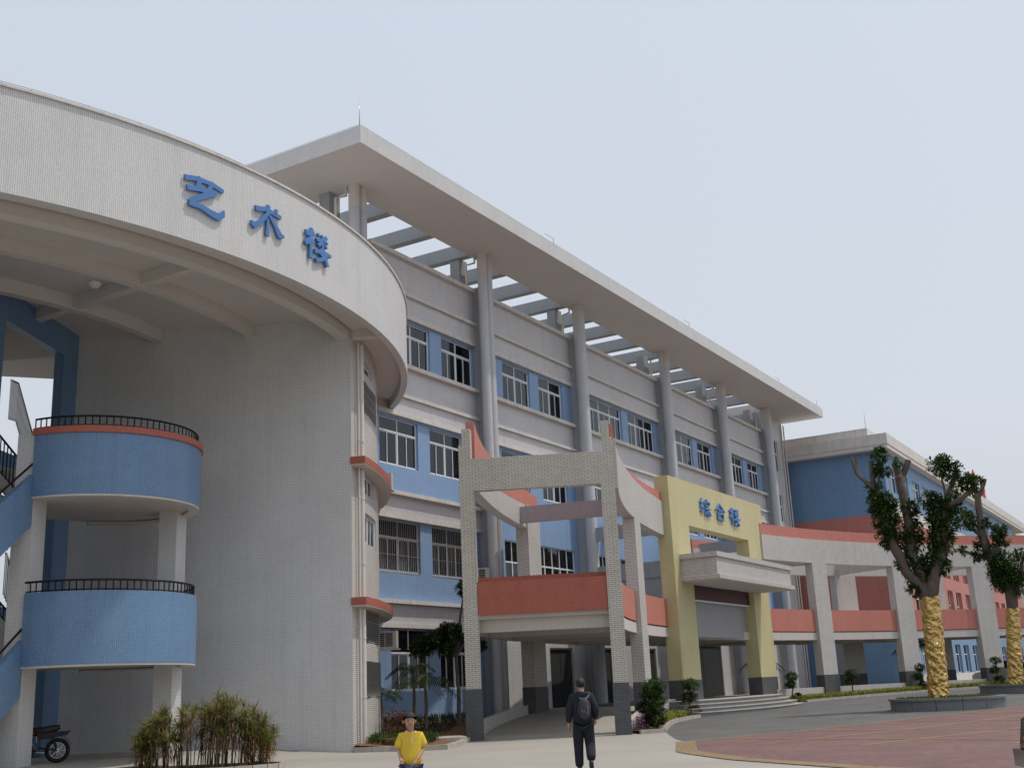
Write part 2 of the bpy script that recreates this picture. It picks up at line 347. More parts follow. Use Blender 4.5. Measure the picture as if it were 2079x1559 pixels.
# ------------------------------------------------------------------ ground
def hl(x, y): return .27*min(max(0, y-21.9), 2.9)/2.9*min(max(0, 28.5-x), 1.5)/1.5
mb = MB()
for i in range(-10, 130):
    for j in range(-40, 60):
        q = [(i, j), (i+1, j), (i+1, j+1), (i, j+1)]; mb.face([(x, y, hg(x)+hl(x, y)) for x, y in q])
mb.build('ground', MT['concrete'], kind='structure')
mb = MB(); R_ = 3000
for x0, x1, y0, y1 in ((-R_, R_, -R_, -39.5), (-R_, R_, 59.5, R_), (-R_, -9.5, -39.5, 59.5)): mb.face([(x0, y0, -.02), (x1, y0, -.02), (x1, y1, -.02), (x0, y1, -.02)])
mb.face([(129.5, -39.5, .55), (R_, -39.5, .55), (R_, 59.5, .55), (129.5, 59.5, .55)])
mb.build('terrain', mat('distant_ground', (.20, .20, .17), .95, var=.2, vs=.05), kind='structure')
def clipx(P, x, right):
    o = []
    for i in range(len(P)):
        a, b = P[i], P[(i+1) % len(P)]; ia = (a[0] >= x) == right; ib = (b[0] >= x) == right
        if ia: o.append(a)
        if ia != ib: t = (x-a[0])/(b[0]-a[0]); o.append((x, a[1]+t*(b[1]-a[1])))
    return o
def sheet(name, pts, m, dz, parent=None, **k):
    mb = MB()
    for lo, hi in ((-99, 34), (34, 80), (80, 400)):
        P = clipx(clipx(pts, lo, True), hi, False)
        if len(P) > 2: mb.face([(x, y, hg(x)+dz) for x, y in (P if sum(P[i][0]*P[(i+1) % len(P)][1]-P[(i+1) % len(P)][0]*P[i][1] for i in range(len(P))) > 0 else P[::-1])])
    return mb.build(name, m, parent, **k)
kerbarc = [pol(CC, 35.55, t) for t in [107.5-1.5*i for i in range(0, 60)]]
edge = [(34.3, 15.3), (31.1, 13.65), (29.7, 12.75)]
bd0, bd1 = (29.7, 12.75), (80, -5.2)     # boundary between grey and red paving
sheet('grey_paved_road', edge+[bd1, (118, -12)]+[p for p in kerbarc if p[0] < 90][::-1]+[(40.2, 17.75), (36.5, 16.4)], MT['road'], .004, kind='structure')
redpoly = [bd0, (25.4, 10.9), (24.5, 10.2), (22.7, 8.6), (21.5, 7.06), (20.3, 5.5), (18.8, 2.6), (17.5, -1), (17, -8), (60, -30), (90, -22), bd1]
sheet('red_paved_plaza', redpoly, MT['redpave'], .005, kind='structure')
ua = Vector((bd1[0]-bd0[0], bd1[1]-bd0[1], 0)).normalized(); ub = Vector((ua.y, -ua.x, 0))
def stripe(p, q, w, z):
    p = Vector((*p, 0)); q = Vector((*q, 0)); n = (q-p).normalized(); n = Vector((-n.y, n.x, 0))*w/2
    return [(v.x, v.y) for v in (p-n, q-n, q+n, p+n)]
b0 = Vector((*bd0, 0))
sheet('yellow_brick_stripe', stripe(bd0, bd1, .22, 0), MT['yelpave'], .010, kind='structure')
for k in (3.05, 6.1, 9.15, 12.2):
    p = b0+ub*k+ua*(-.3-.12*k if k < 7 else 0); q = b0+ub*k+ua*45; sheet('yellow_brick_stripe', stripe((p.x, p.y), (q.x, q.y), .22, 0), MT['yelpave'], .009, kind='structure')
for k in range(0, 9):
    p = b0+ua*(1.3+4.15*k); q = p+ub*16; sheet('yellow_brick_stripe', stripe((p.x, p.y), (q.x, q.y), .22, 0), MT['yelpave'], .0125, kind='structure')
ed = [bd0, (25.4, 10.9), (24.5, 10.2), (22.7, 8.6), (21.5, 7.06), (20.3, 5.5), (18.8, 2.6), (17.5, -1)]
mb = MB()
for a, b in zip(ed, ed[1:]):
    P = stripe(a, b, .5, 0); mb.face([(x, y, .0155) for x, y in P])
mb.build('tan_brick_border', MT['yelpave'], kind='structure')
# ------------------------------------------------------------------ kerbs: every stone its own piece
def kerb(name, pts, base=None, h=.15, w=.14, ln=.62, hf=None):
    root = thing(name, None, None, (pts[0][0], pts[0][1], 0)); del_ = None
    root['kind'] = 'structure'
    P = [Vector((x, y, 0)) for x, y in pts]; acc = []; 
    for a, b in zip(P, P[1:]):
        n = max(1, round((b-a).length/ln)); acc += [(a+(b-a)*i/n, a+(b-a)*(i+1)/n) for i in range(n)]
    for a, b in acc:
        d = (b-a).normalized(); m = MB(); z = (hf or (lambda x, y: hg(x)))((a.x+b.x)/2, (a.y+b.y)/2); j = random.uniform(-.006, .006)
        m.obox((a.x, a.y), d, (-d.y, d.x), (b-a).length-.018, w, z-.05, z+h+j, .009, -w/2+j)
        m.build('kerb_stone', MT['kerb'], root)
    return root
# ------------------------------------------------------------------ windows
WC = {}
def window(parent, m, w, h, nb=2, zt=None, slide=True, cur=1., grille=False, name='window', fm=None, label=None):
    """local frame: x right, z up, +y into the wall"""
    zt = zt if zt is not None else h*.72
    key = (round(w, 2), round(h, 2), nb, round(zt, 2), slide, fm)
    if key not in WC:
        f = MB(); t = .055; bw = w/nb
        f.box(0, t, 0, .07, 0, h); f.box(w-t, w, 0, .07, 0, h); f.box(t, w-t, 0, .07, 0, t); f.box(t, w-t, 0, .07, h-t*.7, h)
        if zt < h: f.box(t, w-t, -.012, .072, zt-.035, zt+.035)
        for i in range(1, nb): f.box(i*bw-.035, i*bw+.035, -.006, .066, t, (zt-.035) if zt < h else h-t); zt < h and f.box(i*bw-.022, i*bw+.022, .004, .06, zt+.035, h-t*.7)
        panes = []
        lo_top = (zt-.035) if zt < h else h-t
        if slide:
            for i in range(nb):
                x0, x1 = i*bw+.035, (i+1)*bw-.035; xm = (x0+x1)/2
                for k, (a, b) in enumerate(((x0, xm+.02), (xm-.02, x1))):
                    y = .035 if k == 0 else .012; s = .032
                    f.box(a, a+s, y, y+.022, t, lo_top); f.box(b-s, b, y, y+.022, t, lo_top); f.box(a+s, b-s, y, y+.022, t, t+.04); f.box(a+s, b-s, y, y+.022, lo_top-.035, lo_top)
                    panes.append((a+s, b-s, t+.04, lo_top-.035, y+.011))
        else:
            for i in range(nb): panes.append((i*bw+.035 if i else t, (i+1)*bw-.035 if i < nb-1 else w-t, t, lo_top, .03))
        if zt < h:
            for i in range(nb): panes.append((i*bw+.022 if i else t, (i+1)*bw-.022 if i < nb-1 else w-t, zt+.035, h-t*.7, .03))
        fmsh = f.mesh('window_frame', fm or MT['alu']); pm = []
        for a, b, c, d, y in panes:
            q = MB(); q.face([(a, y, c), (b, y, c), (b, y, d), (a, y, d)]); q.face([(a, y+.005, d), (b, y+.005, d), (b, y+.005, c), (a, y+.005, c)]); pm.append(q.mesh('window_pane', MT['glass']))
        WC[key] = (fmsh, pm)
    fmsh, pm = WC[key]
    o = inst(name, fmsh, parent, m, label=label)
    for p in pm: inst('pane', p, o, m)
    if cur > 0:
        q = MB(); n = max(6, int(w*cur/.09)); x0 = random.choice((0, w*(1-cur))); last = None
        for i in range(n+1):
            p = (x0+w*cur*i/n, .16+.022*math.sin(i*2.1)+.012*math.sin(i*.7+w), )
            if last: q.face([(last[0], last[1], .02), (p[0], p[1], .02), (p[0], p[1], h-.02), (last[0], last[1], h-.02)])
            last = p
        q.build('curtain', MT['curtain'], o, m)
    if grille:
        g = MB(); n = int(w/.12)
        for i in range(n+1): g.bar((w*i/n, -.09, -.03), (w*i/n, -.09, h+.02), .022)
        for z in (-.03, h*.33, h*.66, h+.02): g.bar((0, -.09, z), (w, -.09, z), .026)
        for x in (0, w):
            for z in (0, h): g.bar((x, -.09, z), (x, .02, z), .022)
        g.build('window_grille', MT['steel'], o, m)
    return o
Tm = lambda x, y, z: Matrix.Translation((x, y, z))
# ------------------------------------------------------------------ arts building (curved, left)
A = thing('arts_building', 'curved white mosaic building with a cantilevered round roof band on the left', 'building', (Wc[0], Wc[1], 0))
mb = MB(); gridwall(mb, lambda u, d: off(Wc, (e1, -8.83+u), (e2, d)), 0, 8.83, -.1, 13.1, [], .25); mb.build('side_wall', MT['mosaic'], A)
RW = 17.55
cm = lambda u, d: (TC[0]+(RW-d)*math.cos(u/RW), TC[1]+(RW-d)*math.sin(u/RW))
U = lambda t: math.radians(t)*RW
tw = [(-66.35, -60.2, 11.72, 12.1), (-66.35, -57.95, 10.4, 11.4), (-66.35, -59.6, 7.74, 8.32), (-66.35, -57.9, 6.17, 7.13), (-66.1, -57.3, 3.18, 4.08), (-66.1, -56.6, 1.55, 2.55)]
mb = MB(); gridwall(mb, cm, U(-69.65), U(-41.8), -.1, 12.75, [(U(a), U(b), c, d) for a, b, c, d in tw], .25, du=.45); mb.build('curved_wall', MT['strip'], A)
mb = MB(); mb.arc(TC, 14.5, 14.6, -69, -42, 0, 12.7, 12); mb.build('room_lining', MT['room'], A)
for i, (a, b, c, d) in enumerate(tw):
    tm_ = (a+b)/2; wd = math.radians(b-a)*RW*.995; p = pol(TC, RW-.1, tm_); ang = math.radians(tm_+90)
    m = Tm(p[0], p[1], c) @ Matrix.Rotation(ang, 4, 'Z') @ Tm(-wd/2, 0, 0)
    window(A, m, wd, d-c, {0: 2, 1: 3, 2: 3, 3: 2, 4: 2, 5: 2}[i], zt=d-c if i != 1 else .55, slide=i in (3, 5), cur=.6 if i == 3 else 0, grille=i in (1, 4, 5))
mb = MB(); mb.arc(TC, 18.42, 18.65, -160, -39.2, 12.4, 14.9, 110); mb.build('roof_band', MT['mosaic'], A)
mb = MB(); mb.arc(TC, 18.36, 18.70, -160, -39.2, 14.902, 14.96, 110); mb.build('coping', MT['ledge'], A)
mb = MB(); mb.arc(TC, 2.5, 18.418, -160, -38, 13.1, 13.4, 60); mb.build('roof_slab', MT['soffit'], A)
mb = MB(); mb.arc(TC, 17.552, 18.416, -160, -39.5, 12.72, 13.098, 80); mb.build('overhang_soffit', MT['soffit'], A)
for ra, rb, zz, t1 in ((17.12, 17.5, 12.4, -69.7), (14.2, 14.5, 12.7, -71), (11.25, 11.55, 12.7, -73)):
    mb = MB(); mb.arc(TC, ra, rb, -160, t1, zz, 13.098, 60); mb.build('ceiling_beam', MT['soffit'], A)
for t in (-91.5, -112, -133):
    mb = MB(); c0 = pol(TC, 9, t); d = pol((0, 0), 1, t)
    for ra, rb in ((9, 11.25), (11.55, 14.2), (14.5, 17.12)): mb.obox(TC, d, (-d[1], d[0]), rb-ra-.004, .28, 12.75, 13.096, ra+.002, -.14)
    mb.build('ceiling_beam', MT['soffit'], A)
mb = MB(); d = pol((0, 0), 1, -69.2); mb.obox(TC, d, (-d[1], d[0]), .9, .3, 12.45, 12.718, 17.553, -.05); mb.build('ceiling_beam', MT['soffit'], A)
for z in (4.12, 8.36):
    mb = MB(); mb.arc(TC, 17.53, 18.0, -69.8, -41, z+.035, z+.26, 44); l_ = mb.build('ledge', MT['red'], A, label='narrow terracotta red ledge round the curved wall')
    mb = MB(); mb.arc(TC, 17.55, 17.985, -69.75, -41, z, z+.033, 44); mb.build('ledge_underside', MT['plaster'], l_)
for t, r, z0 in ((-68.3, .035, .1), (-67.3, .085, .05)):
    p = pol(TC, 17.66, t); mb = MB()
    for a, b in ((z0, 4.1), (4.4, 8.34), (8.63, 12.38)): mb.tube([(p[0], p[1], a), (p[0], p[1], b)], r, 12)
    o = mb.build('downpipe', MT['pvc'], A)
    for z in (1.5, 3.2, 5.4, 7.4, 9.2, 11.2): mb = MB(); mb.tube([(p[0], p[1], z), (p[0], p[1], z+.05)], r+.012, 12); mb.build('pipe_clamp', MT['ledge'], o)
mb = MB(); bw = lambda u, d: off(Wc, (e1, -8.83-d), (e2, -u))
def bwall(u, d): return bw(9.5-u, d)
gridwall(mb, bwall, 0, 9.5, -.1, 13.1, [(5.0, 8.55, .27, 3.9), (5.0, 8.55, 4.3, 8.1), (5.0, 8.55, 8.5, 12.2)], .3); mb.build('rear_wall', MT['blue'], A, label='dark blue tiled rear wall of the stairwell')
mb = MB()
for z in (.2, 4.1, 8.3, 12.6): mb.obox(bw(9.5, .31), e2, (-e1[0], -e1[1]), 9.5, 3.5, z-.15, z)
mb.obox(bw(18, 3.8), e2, (-e1[0], -e1[1]), 18, .2, 0, 13); mb.obox(bw(18, 0), e2, (-e1[0], -e1[1]), 8.49, .3, 0, 13); mb.build('corridor', MT['plaster'], A)
mb = MB(); lp = pol(TC, 12.9, -93.4); mb.lathe([(.0, -.16), (.1, -.14), (.17, -.08), (.19, 0)], (lp[0], lp[1], 13.09), 16); mb.build('ceiling_lamp', MT['alu'], A)
mb = MB()
for i in range(60):
    t0, t1 = -160+2*i, -158+2*i; a = pol(TC, 18.5, t0); b = pol(TC, 18.5, t1); mb.bar((*a, 15.1), (*b, 15.1), .014)
    mb.bar((*a, 14.95), (*a, 15.1), .014)
mb.build('lightning_wire', MT['steel'], A)
# ------------------------------------------------------------------ lettering as raised strokes
def yi(x, y): return ((x-150)/470, (578-(y-.28*(x-150)))/465)
def shu(x, y): return ((x-930)/415, (834-(y-.38*(x-930)))/414)
def lou(x, y): return ((x-1590)/310, (1145-(y-.5*(x-1590)))/395)
def mk(f, L): return [([f(x, y) for x, y in pts], w) for pts, w in L]
G_YI = mk(yi, [([(150, 195), (300, 200), (470, 250), (612, 332)], (.14, .13, .12, .11)), ([(310, 165), (315, 235), (300, 330)], (.06, .11, .12)), ([(472, 220), (455, 280), (420, 345)], (.06, .10, .10)),
     ([(178, 325), (330, 335), (430, 350), (525, 370)], (.14, .13, .14, .09)), ([(520, 378), (400, 405), (290, 455), (215, 515)], (.09, .16, .14, .15)), ([(205, 520), (340, 560), (450, 625), (545, 672), (600, 645), (618, 580)], (.14, .14, .17, .19, .14, .03))])
G_SHU = mk(shu, [([(985, 555), (1120, 560), (1210, 610), (1300, 655)], (.16, .12, .12, .13)), ([(1138, 502), (1140, 620)], (.08, .13)), ([(1132, 680), (1130, 905)], (.07, .10)), ([(1130, 615), (1050, 720), (965, 785), (938, 715)], (.10, .12, .15, .06)),
      ([(1155, 640), (1240, 790), (1290, 900), (1338, 895)], (.09, .12, .18, .08)), ([(1243, 555), (1225, 605)], (.08, .08))])
G_LOU = mk(lou, [([(1675, 790), (1668, 880)], (.09, .16)), ([(1605, 850), (1705, 855)], (.17, .15)), ([(1665, 880), (1663, 990)], (.12, .14)), ([(1600, 985), (1650, 940), (1700, 965)], (.13, .17, .13)), ([(1662, 985), (1660, 1170)], (.10, .10)),
      ([(1738, 850), (1765, 890)], (.08, .08)), ([(1795, 872), (1803, 1040)], (.08, .09)), ([(1852, 900), (1808, 935)], (.12, .10)), ([(1725, 935), (1800, 935), (1862, 975)], (.09, .09, .08)), ([(1785, 960), (1745, 1005)], (.10, .12)), ([(1820, 990), (1850, 1040)], (.07, .09)),
      ([(1698, 1078), (1800, 1090), (1900, 1140)], (.11, .14, .09)), ([(1800, 1045), (1765, 1100), (1825, 1170), (1860, 1275)], (.10, .11, .10, .11)), ([(1845, 1125), (1790, 1180), (1715, 1195)], (.09, .12, .12))])
G_ZONG = [([(.24, 1), (.06, .76), (.3, .74)], (.09, .1, .1)), ([(.3, .74), (.04, .5), (.4, .5)], (.1, .1, .1)), ([(.05, .22), (.38, .34)], (.12, .1)), ([(.70, 1), (.72, .88)], (.1, .1)), ([(.46, .70), (.48, .84), (.97, .84), (.94, .72)], (.09, .09, .09, .09)),
      ([(.56, .64), (.88, .64)], (.09, .09)), ([(.46, .46), (1, .46)], (.1, .1)), ([(.73, .46), (.73, .04), (.64, .06)], (.1, .1, .06)), ([(.6, .32), (.48, .1)], (.09, .11)), ([(.86, .32), (.98, .1)], (.09, .11))]
G_HE = [([(.5, 1), (.3, .78), (.02, .58)], (.09, .11, .08)), ([(.5, .96), (.72, .78), (.99, .56)], (.09, .12, .1)), ([(.3, .6), (.72, .6)], (.11, .11)), ([(.22, .43), (.24, .02)], (.11, .12)), ([(.22, .40), (.80, .40), (.77, .02)], (.11, .11, .12)), ([(.26, .07), (.77, .07)], (.11, .11))]
def glyph(parent, strokes, pos, th=.05, m='signblue', name='sign_character'):
    """pos(x, y, d) maps the unit square and a depth to a point"""
    mb = MB()
    for si, (pts, ws) in enumerate(strokes):
        P = []; Ws = []
        for (a, b), (wa, wb) in zip(zip(pts, pts[1:]), zip(ws, ws[1:])):
            for k in range(3): t = k/3; P.append((a[0]+(b[0]-a[0])*t, a[1]+(b[1]-a[1])*t)); Ws.append(wa+(wb-wa)*t)
        P.append(pts[-1]); Ws.append(ws[-1])
        dd = th+si*.0025; l, r = [], []
        for i, p in enumerate(P):
            a = P[max(0, i-1)]; b = P[min(len(P)-1, i+1)]; dx, dy = b[0]-a[0], b[1]-a[1]; n = math.hypot(dx, dy) or 1
            l.append((p[0]-dy/n*Ws[i]/2, p[1]+dx/n*Ws[i]/2)); r.append((p[0]+dy/n*Ws[i]/2, p[1]-dx/n*Ws[i]/2))
        for i in range(len(P)-1):
            q = [r[i], r[i+1], l[i+1], l[i]]
            mb.face([pos(x, y, dd) for x, y in q])
            mb.face([pos(*r[i], 0), pos(*r[i+1], 0), pos(*r[i+1], dd), pos(*r[i], dd)]); mb.face([pos(*l[i+1], 0), pos(*l[i], 0), pos(*l[i], dd), pos(*l[i+1], dd)])
        for a, b in ((l[0], r[0]), (r[-1], l[-1])): mb.face([pos(*a, 0), pos(*b, 0), pos(*b, dd), pos(*a, dd)])
    return mb.build(name, MT[m], parent)
p = pol(TC, 18.7, -90)
SG = thing('arts_building_sign', 'three large blue Chinese characters 艺术楼 on the curved white roof band', 'sign', (p[0], p[1], 13.2))
for G, t0, t1, z0, z1 in ((G_YI, -98.5, -94.85, 13.2, 14.15), (G_SHU, -92.1, -88.25, 13.25, 14.15), (G_LOU, -85.65, -81.8, 13.2, 14.12)):
    def pos(x, y, d, t0=t0, t1=t1, z0=z0, z1=z1): t = t0+(t1-t0)*x; q = pol(TC, 18.68+d, t); return (q[0], q[1], z0+(z1-z0)*y)
    glyph(SG, G, pos)
# ------------------------------------------------------------------ open staircase with drum landings
DC = (20.5, 25.17); DR = 2.54; CM = (18.09, 24.8)
ST = thing('open_staircase', 'open staircase with two blue mosaic drum landings on white square columns', 'staircase', (CM[0], CM[1], .2))
RC = (22.2, 24.15)
for c, z0, z1 in ((CM, .15, 8.32), (RC, .15, 6.8)):
    mb = MB(); mb.obox(c, (-e1[0], -e1[1]), e2, .5, .72, z0, z1); mb.build('column', MT['mosaic'], ST)
def fl_rail(mb, pts, h, post=.17, r=.016, hr=.028):
    P = [Vector(p) for p in pts]; up = Vector((0, 0, h))
    mb.tube([p+up for p in P], hr, 8); mb.tube([p+Vector((0, 0, .04)) for p in P], r, 6)
    for a, b in zip(P, P[1:]):
        n = max(1, round((b-a).length/post))
        for i in range(n): p = a+(b-a)*i/n; mb.bar(p, p+up, r*1.5)
for k, (z0, z1) in enumerate(((2.57, 4.31), (6.69, 8.42))):
    lab = ['lower blue mosaic drum landing', 'upper blue mosaic drum landing with a red coping'][k]
    zc = z1 if k == 0 else z1-.17
    mb = MB(); mb.arc(DC, DR-.16, DR, 189, 420, z0, zc, 60); pr = mb.build('landing_parapet', MT['blue'], ST, label=lab)
    mb = MB(); n = 40; mb.arc(DC, .01, DR-.162, 100, 460, z0+.02, z0+.2, 48, False); mb.build('landing_slab', MT['plaster'], ST)
    mb = MB(); mb.arc(DC, DR-.32, DR-.012, 189, 420, z0-.05, z0-.001, 60); mb.build('landing_rim', MT['plaster'], ST)
    if k: mb = MB(); mb.arc(DC, DR-.2, DR+.05, 188.5, 420, z1-.168, z1, 60); mb.build('coping', MT['red'], pr)
    mb = MB(); fl_rail(mb, [(*pol(DC, DR-.1, 187+4*i), z1) for i in range(58)], .27, .19); mb.build('railing', MT['black'], ST)
def flight(s0, s1, z0, z1, b0, lw=1.0, steps=12, side=None):
    """s: metres to the left of the drum centre along -e2; b0: offset along -e1 of the near edge"""
    o = off(CM, (e2, 2.4)); mb = MB()
    for i in range(steps):
        a, b = s0+(s1-s0)*i/steps, s0+(s1-s0)*(i+1)/steps; z = z0+(z1-z0)*(i+1)/steps; zz = z0+(z1-z0)*i/steps
        p = off(o, (e2, -min(a, b)), (e1, -b0)); mb.obox(p, (-e2[0], -e2[1]), (-e1[0], -e1[1]), abs(b-a), lw, z-.02-abs(z1-z0)/steps, z)
    q = [off(o, (e2, -s), (e1, -b)) for s, b in ((s0, b0), (s1, b0), (s1, b0+lw), (s0, b0+lw))]
    zb = [z0-.2, z1-.2, z1-.2, z0-.2]
    P = [(*q[i], zb[i]-.02) for i in range(4)]+[(*q[i], zb[i]+.18) for i in range(4)]
    mb.hexa(P if s1 < s0 else [P[i] for i in (3, 2, 1, 0, 7, 6, 5, 4)])
    mb.build('flight', MT['plaster'], ST)
    return o
SPN = 4.3
o = off(CM, (e2, 2.4))
flight(1.2, 1.2+SPN, 2.72, .3, .25); flight(1.2, 1.2+SPN, 2.72, 4.25, 1.3); flight(1.2, 1.2+SPN, 6.84, 4.25, .25); flight(1.2, 1.2+SPN, 6.84, 8.4, 1.3)
for (za, zb_) in ((6.84, 4.25), (2.72, .3)):
    p0, p1 = off(o, (e2, -2.42), (e1, .0)), off(o, (e2, -5.6), (e1, .0)); za2 = za+(zb_-za)*.28
    mb = MB(); q = [p0, p1, off(p1, (e1, -.14)), off(p0, (e1, -.14))]
    lo = [za2-.15, zb_-.4, zb_-.4, za2-.15]; hi = [za2+1.15, zb_+.95, zb_+.95, za2+1.15]
    P = [(*q[i], lo[i]) for i in range(4)]+[(*q[i], hi[i]) for i in range(4)]; mb.hexa([P[i] for i in (3, 2, 1, 0, 7, 6, 5, 4)])
    mb.build('flight_parapet', MT['blue'], ST)
    mb = MB(); mb.tube([(*off(o, (e2, -1.6), (e1, -.07)), za2+1.72), (*off(p0, (e1, -.07)), za2+1.42), (*off(p1, (e1, -.07)), zb_+1.15)], .03, 8); mb.build('handrail', MT['black'], ST)
for za, zb_ in ((2.72, 4.25), (6.84, 8.4)):
    a, b = off(o, (e2, -.4), (e1, -1.25)), off(o, (e2, -4.6), (e1, -1.25)); mb = MB(); fl_rail(mb, [(*a, za+(.75 if za < 5 else .1)), (*b, zb_+(1.2 if za < 5 else .2))], .32 if za < 5 else .9, .2); mb.build('railing', MT['black'], ST)
    mb = MB(); P = [(*off(a, (e1, -.03)), za-.1), (*off(b, (e1, -.03)), zb_-.3)]; q = [a, b, off(b, (e1, -.08)), off(a, (e1, -.08))]; lo = [za-.2, zb_-.2, zb_-.2, za-.2]; k_ = za < 5; hi = [za+(.75 if k_ else .1), zb_+(1.2 if k_ else .2), zb_+(1.2 if k_ else .2), za+(.75 if k_ else .1)]
    P = [(*q[i], lo[i]) for i in range(4)]+[(*q[i], hi[i]) for i in range(4)]; mb.hexa([P[i] for i in (3, 2, 1, 0, 7, 6, 5, 4)]); mb.build('string_wall', MT['plaster'], ST)
a, b, c = off(o, (e2, -3.3), (e1, -.3)), off(o, (e2, -2.6), (e1, -.5)), off(o, (e2, -.5), (e1, -1.0))
mb = MB(); fl_rail(mb, [(*a, 8.5), (*b, 8.62), (*c, 7.4)], 1.0, .13, .014, .03); mb.build('railing', MT['steel'], ST)
mb = MB(); fl_rail(mb, [(*b, 4.3), (*c, 3.2)], 1.0, .15, .014, .03); mb.build('railing', MT['steel'], ST)
# ------------------------------------------------------------------ main building
Bm = thing('main_building', 'long four storey teaching building with blue window bands and an oversailing flat roof', 'building', (58, 26.5, 0))
YF = 26.5
w4 = [(35.45, 37.95, 2), (38.8, 41.25, 2), (43.75, 46.25, 2), (47.1, 49.5, 2), (52.4, 56.3, 3), (57.1, 60.6, 3), (63.4, 66.4, 2), (67.2, 69.6, 2), (72.9, 75.45, 2), (76.35, 78.65, 2)]
w3 = [(34.4, 36.95, 2), (37.77, 40.2, 2), (43.4, 45.85, 2), (47.06, 49.55, 2), (52.2, 55.2, 2), (57.1, 60.3, 2), (63.4, 66.4, 2), (67.2, 69.6, 2), (72.9, 75.45, 2), (76.35, 78.65, 2)]
w2 = [(34.3, 36.95, 2), (37.77, 40.2, 2)]
w1 = [(34.95, 37.4, 2), (38.15, 40.4, 2)]
mf = lambda u, d: (u, YF+d)
def wall(name, m, x0, x1, z0, z1, ops=(), y=YF, th=.25, label=None):
    mb = MB(); gridwall(mb, lambda u, d: (u, y+d), x0, x1, z0, z1, list(ops), th); return mb.build(name, MT[m], Bm, label=label)
XL, XR = 33.7, 80.4
wall('wall', 'bluef', XL, XR, 14.4, 16.4, [(a, b, 14.42, 16.32) for a, b, _ in w4])
wall('wall', 'bluef', XL, XR, 9.16, 12.2, [(a, b, 10.2, 12.1) for a, b, _ in w3])
wall('wall', 'bluef', XL, 42.0, 5.0, 8.1, [(a, b, 6.06, 8.05) for a, b, _ in w2])
wall('wall', 'bluef', XL, 42.0, 0, 3.98, [(a, b, 1.67, 3.95) for a, b, _ in w1])
big = [(43.35, 49.95), (52.4, 60.2)]
wall('wall', 'bluef', 42.0, XR, 3.93, 9.16, [(a, b, 5.95, 8.0) for a, b in big])
doors = [(46.92, 49.15, .5, 3.35), (51.8, 54.6, .5, 3.4), (55.6, 58.6, .5, 3.4), (62.6, 68.3, .5, 3.7), (72.5, 76.5, .5, 3.4)]
wall('wall', 'wallt', 42.0, XR, 0, 3.93, doors, label='grey tiled ground floor wall behind the covered walk')
wall('wall', 'wallt', XL, XR, 13.1, 14.25, y=YF-.06)
wall('wall', 'wallt', XL, XR, 12.33, 13.0, y=YF-.1)
wall('wall', 'wallt', XL, XR, 16.6, 17.36, y=YF-.1)
wall('wall', 'wallt', 31.0, XR, 17.5, 18.93, y=YF-.06, label='tiled roof parapet wall')
wall('wall', 'wallt', XL, 42.4, 4.15, 4.87, y=YF-.06)
wall('wall', 'wallt', XL, 42.4, 8.25, 9.02, y=YF-.06)
for z0, z1, p, xr in ((18.93, 19.1, .26, XR), (17.36, 17.5, .24, XR), (16.42, 16.6, .16, XR), (14.25, 14.42, .26, XR), (13.0, 13.14, .22, XR), (12.2, 12.36, .16, XR), (9.02, 9.17, .25, 42.4), (8.1, 8.25, .14, 42.4), (4.87, 5.02, .25, 42.4), (3.98, 4.15, .14, 42.4)):
    mb = MB(); mb.box(XL, xr, YF-p, YF+.2, z0+.001, z1-.001); mb.build('ledge', MT['ledge'], Bm)
for a, b, n in w4: window(Bm, Tm(a, YF+.1, 14.42), b-a, 1.9, n, 1.36, cur=random.choice((1, 1, .85)))
for a, b, n in w3: window(Bm, Tm(a, YF+.1, 10.2), b-a, 1.9, n, 1.36)
for a, b, n in w2: window(Bm, Tm(a, YF+.1, 6.06), b-a, 1.99, n, 1.33, grille=True, cur=.45)
for a, b, n in w1: window(Bm, Tm(a, YF+.1, 1.67), b-a, 2.28, n, 1.4, cur=.35)
for a, b in big: window(Bm, Tm(a, YF+.1, 5.95), b-a, 2.05, round((b-a)/.72), 1.1, slide=False, cur=0)
mb = MB(); mb.box(XL, 84.8, 30, 30.2, 0, 19); mb.box(XL, XL+.2, 26.8, 40, 0, 17)
for z in (.55, 4.3, 8.6, 12.6, 16.9): mb.box(XL, 85, YF+.26, 40, z-.15, z)
mb.build('room_lining', MT['room'], Bm)
for a, b, c, d in doors:
    f = MB(); f.box(a, a+.08, YF+.08, YF+.16, c, d); f.box(b-.08, b, YF+.08, YF+.16, c, d); f.box(a+.08, b-.08, YF+.08, YF+.16, d-.08, d)
    o = f.build('door_frame', MT['steel'], Bm); g = MB(); mid = (a+b)/2
    for x0, x1 in ((a+.1, mid-.02), (mid+.02, b-.1)): g.box(x0, x1, YF+.1, YF+.13, c, d-.1)
    g.build('dark_panel', MT['dark'], o)  # near-black panels stand in for the darkness inside the openings
# end bay
ew = [(82.7, 83.6, 16.5, 18.9), (82.65, 83.55, 12.7, 14.75), (82.65, 83.55, 8.5, 10.6)]
wall('wall', 'wallt', 80.4, 85.1, 0, 20.69, ew, label='plain tiled end bay with narrow windows')
for a, b, c, d in ew: window(Bm, Tm(a, YF+.1, c), b-a, d-c, 1, (d-c)*.6)
for x in (80.4, 84.85): mb = MB(); mb.box(x, x+.25, YF+.26, 36, 0, 20.69); mb.build('end_wall', MT['grayt'], Bm)
for q in ((85.17, YF-.1), (84.6, YF-.09)): mb = MB(); mb.tube([(q[0], q[1], .6), (q[0], q[1], 20.4)], .055, 10); mb.build('downpipe', MT['pvc'], Bm)
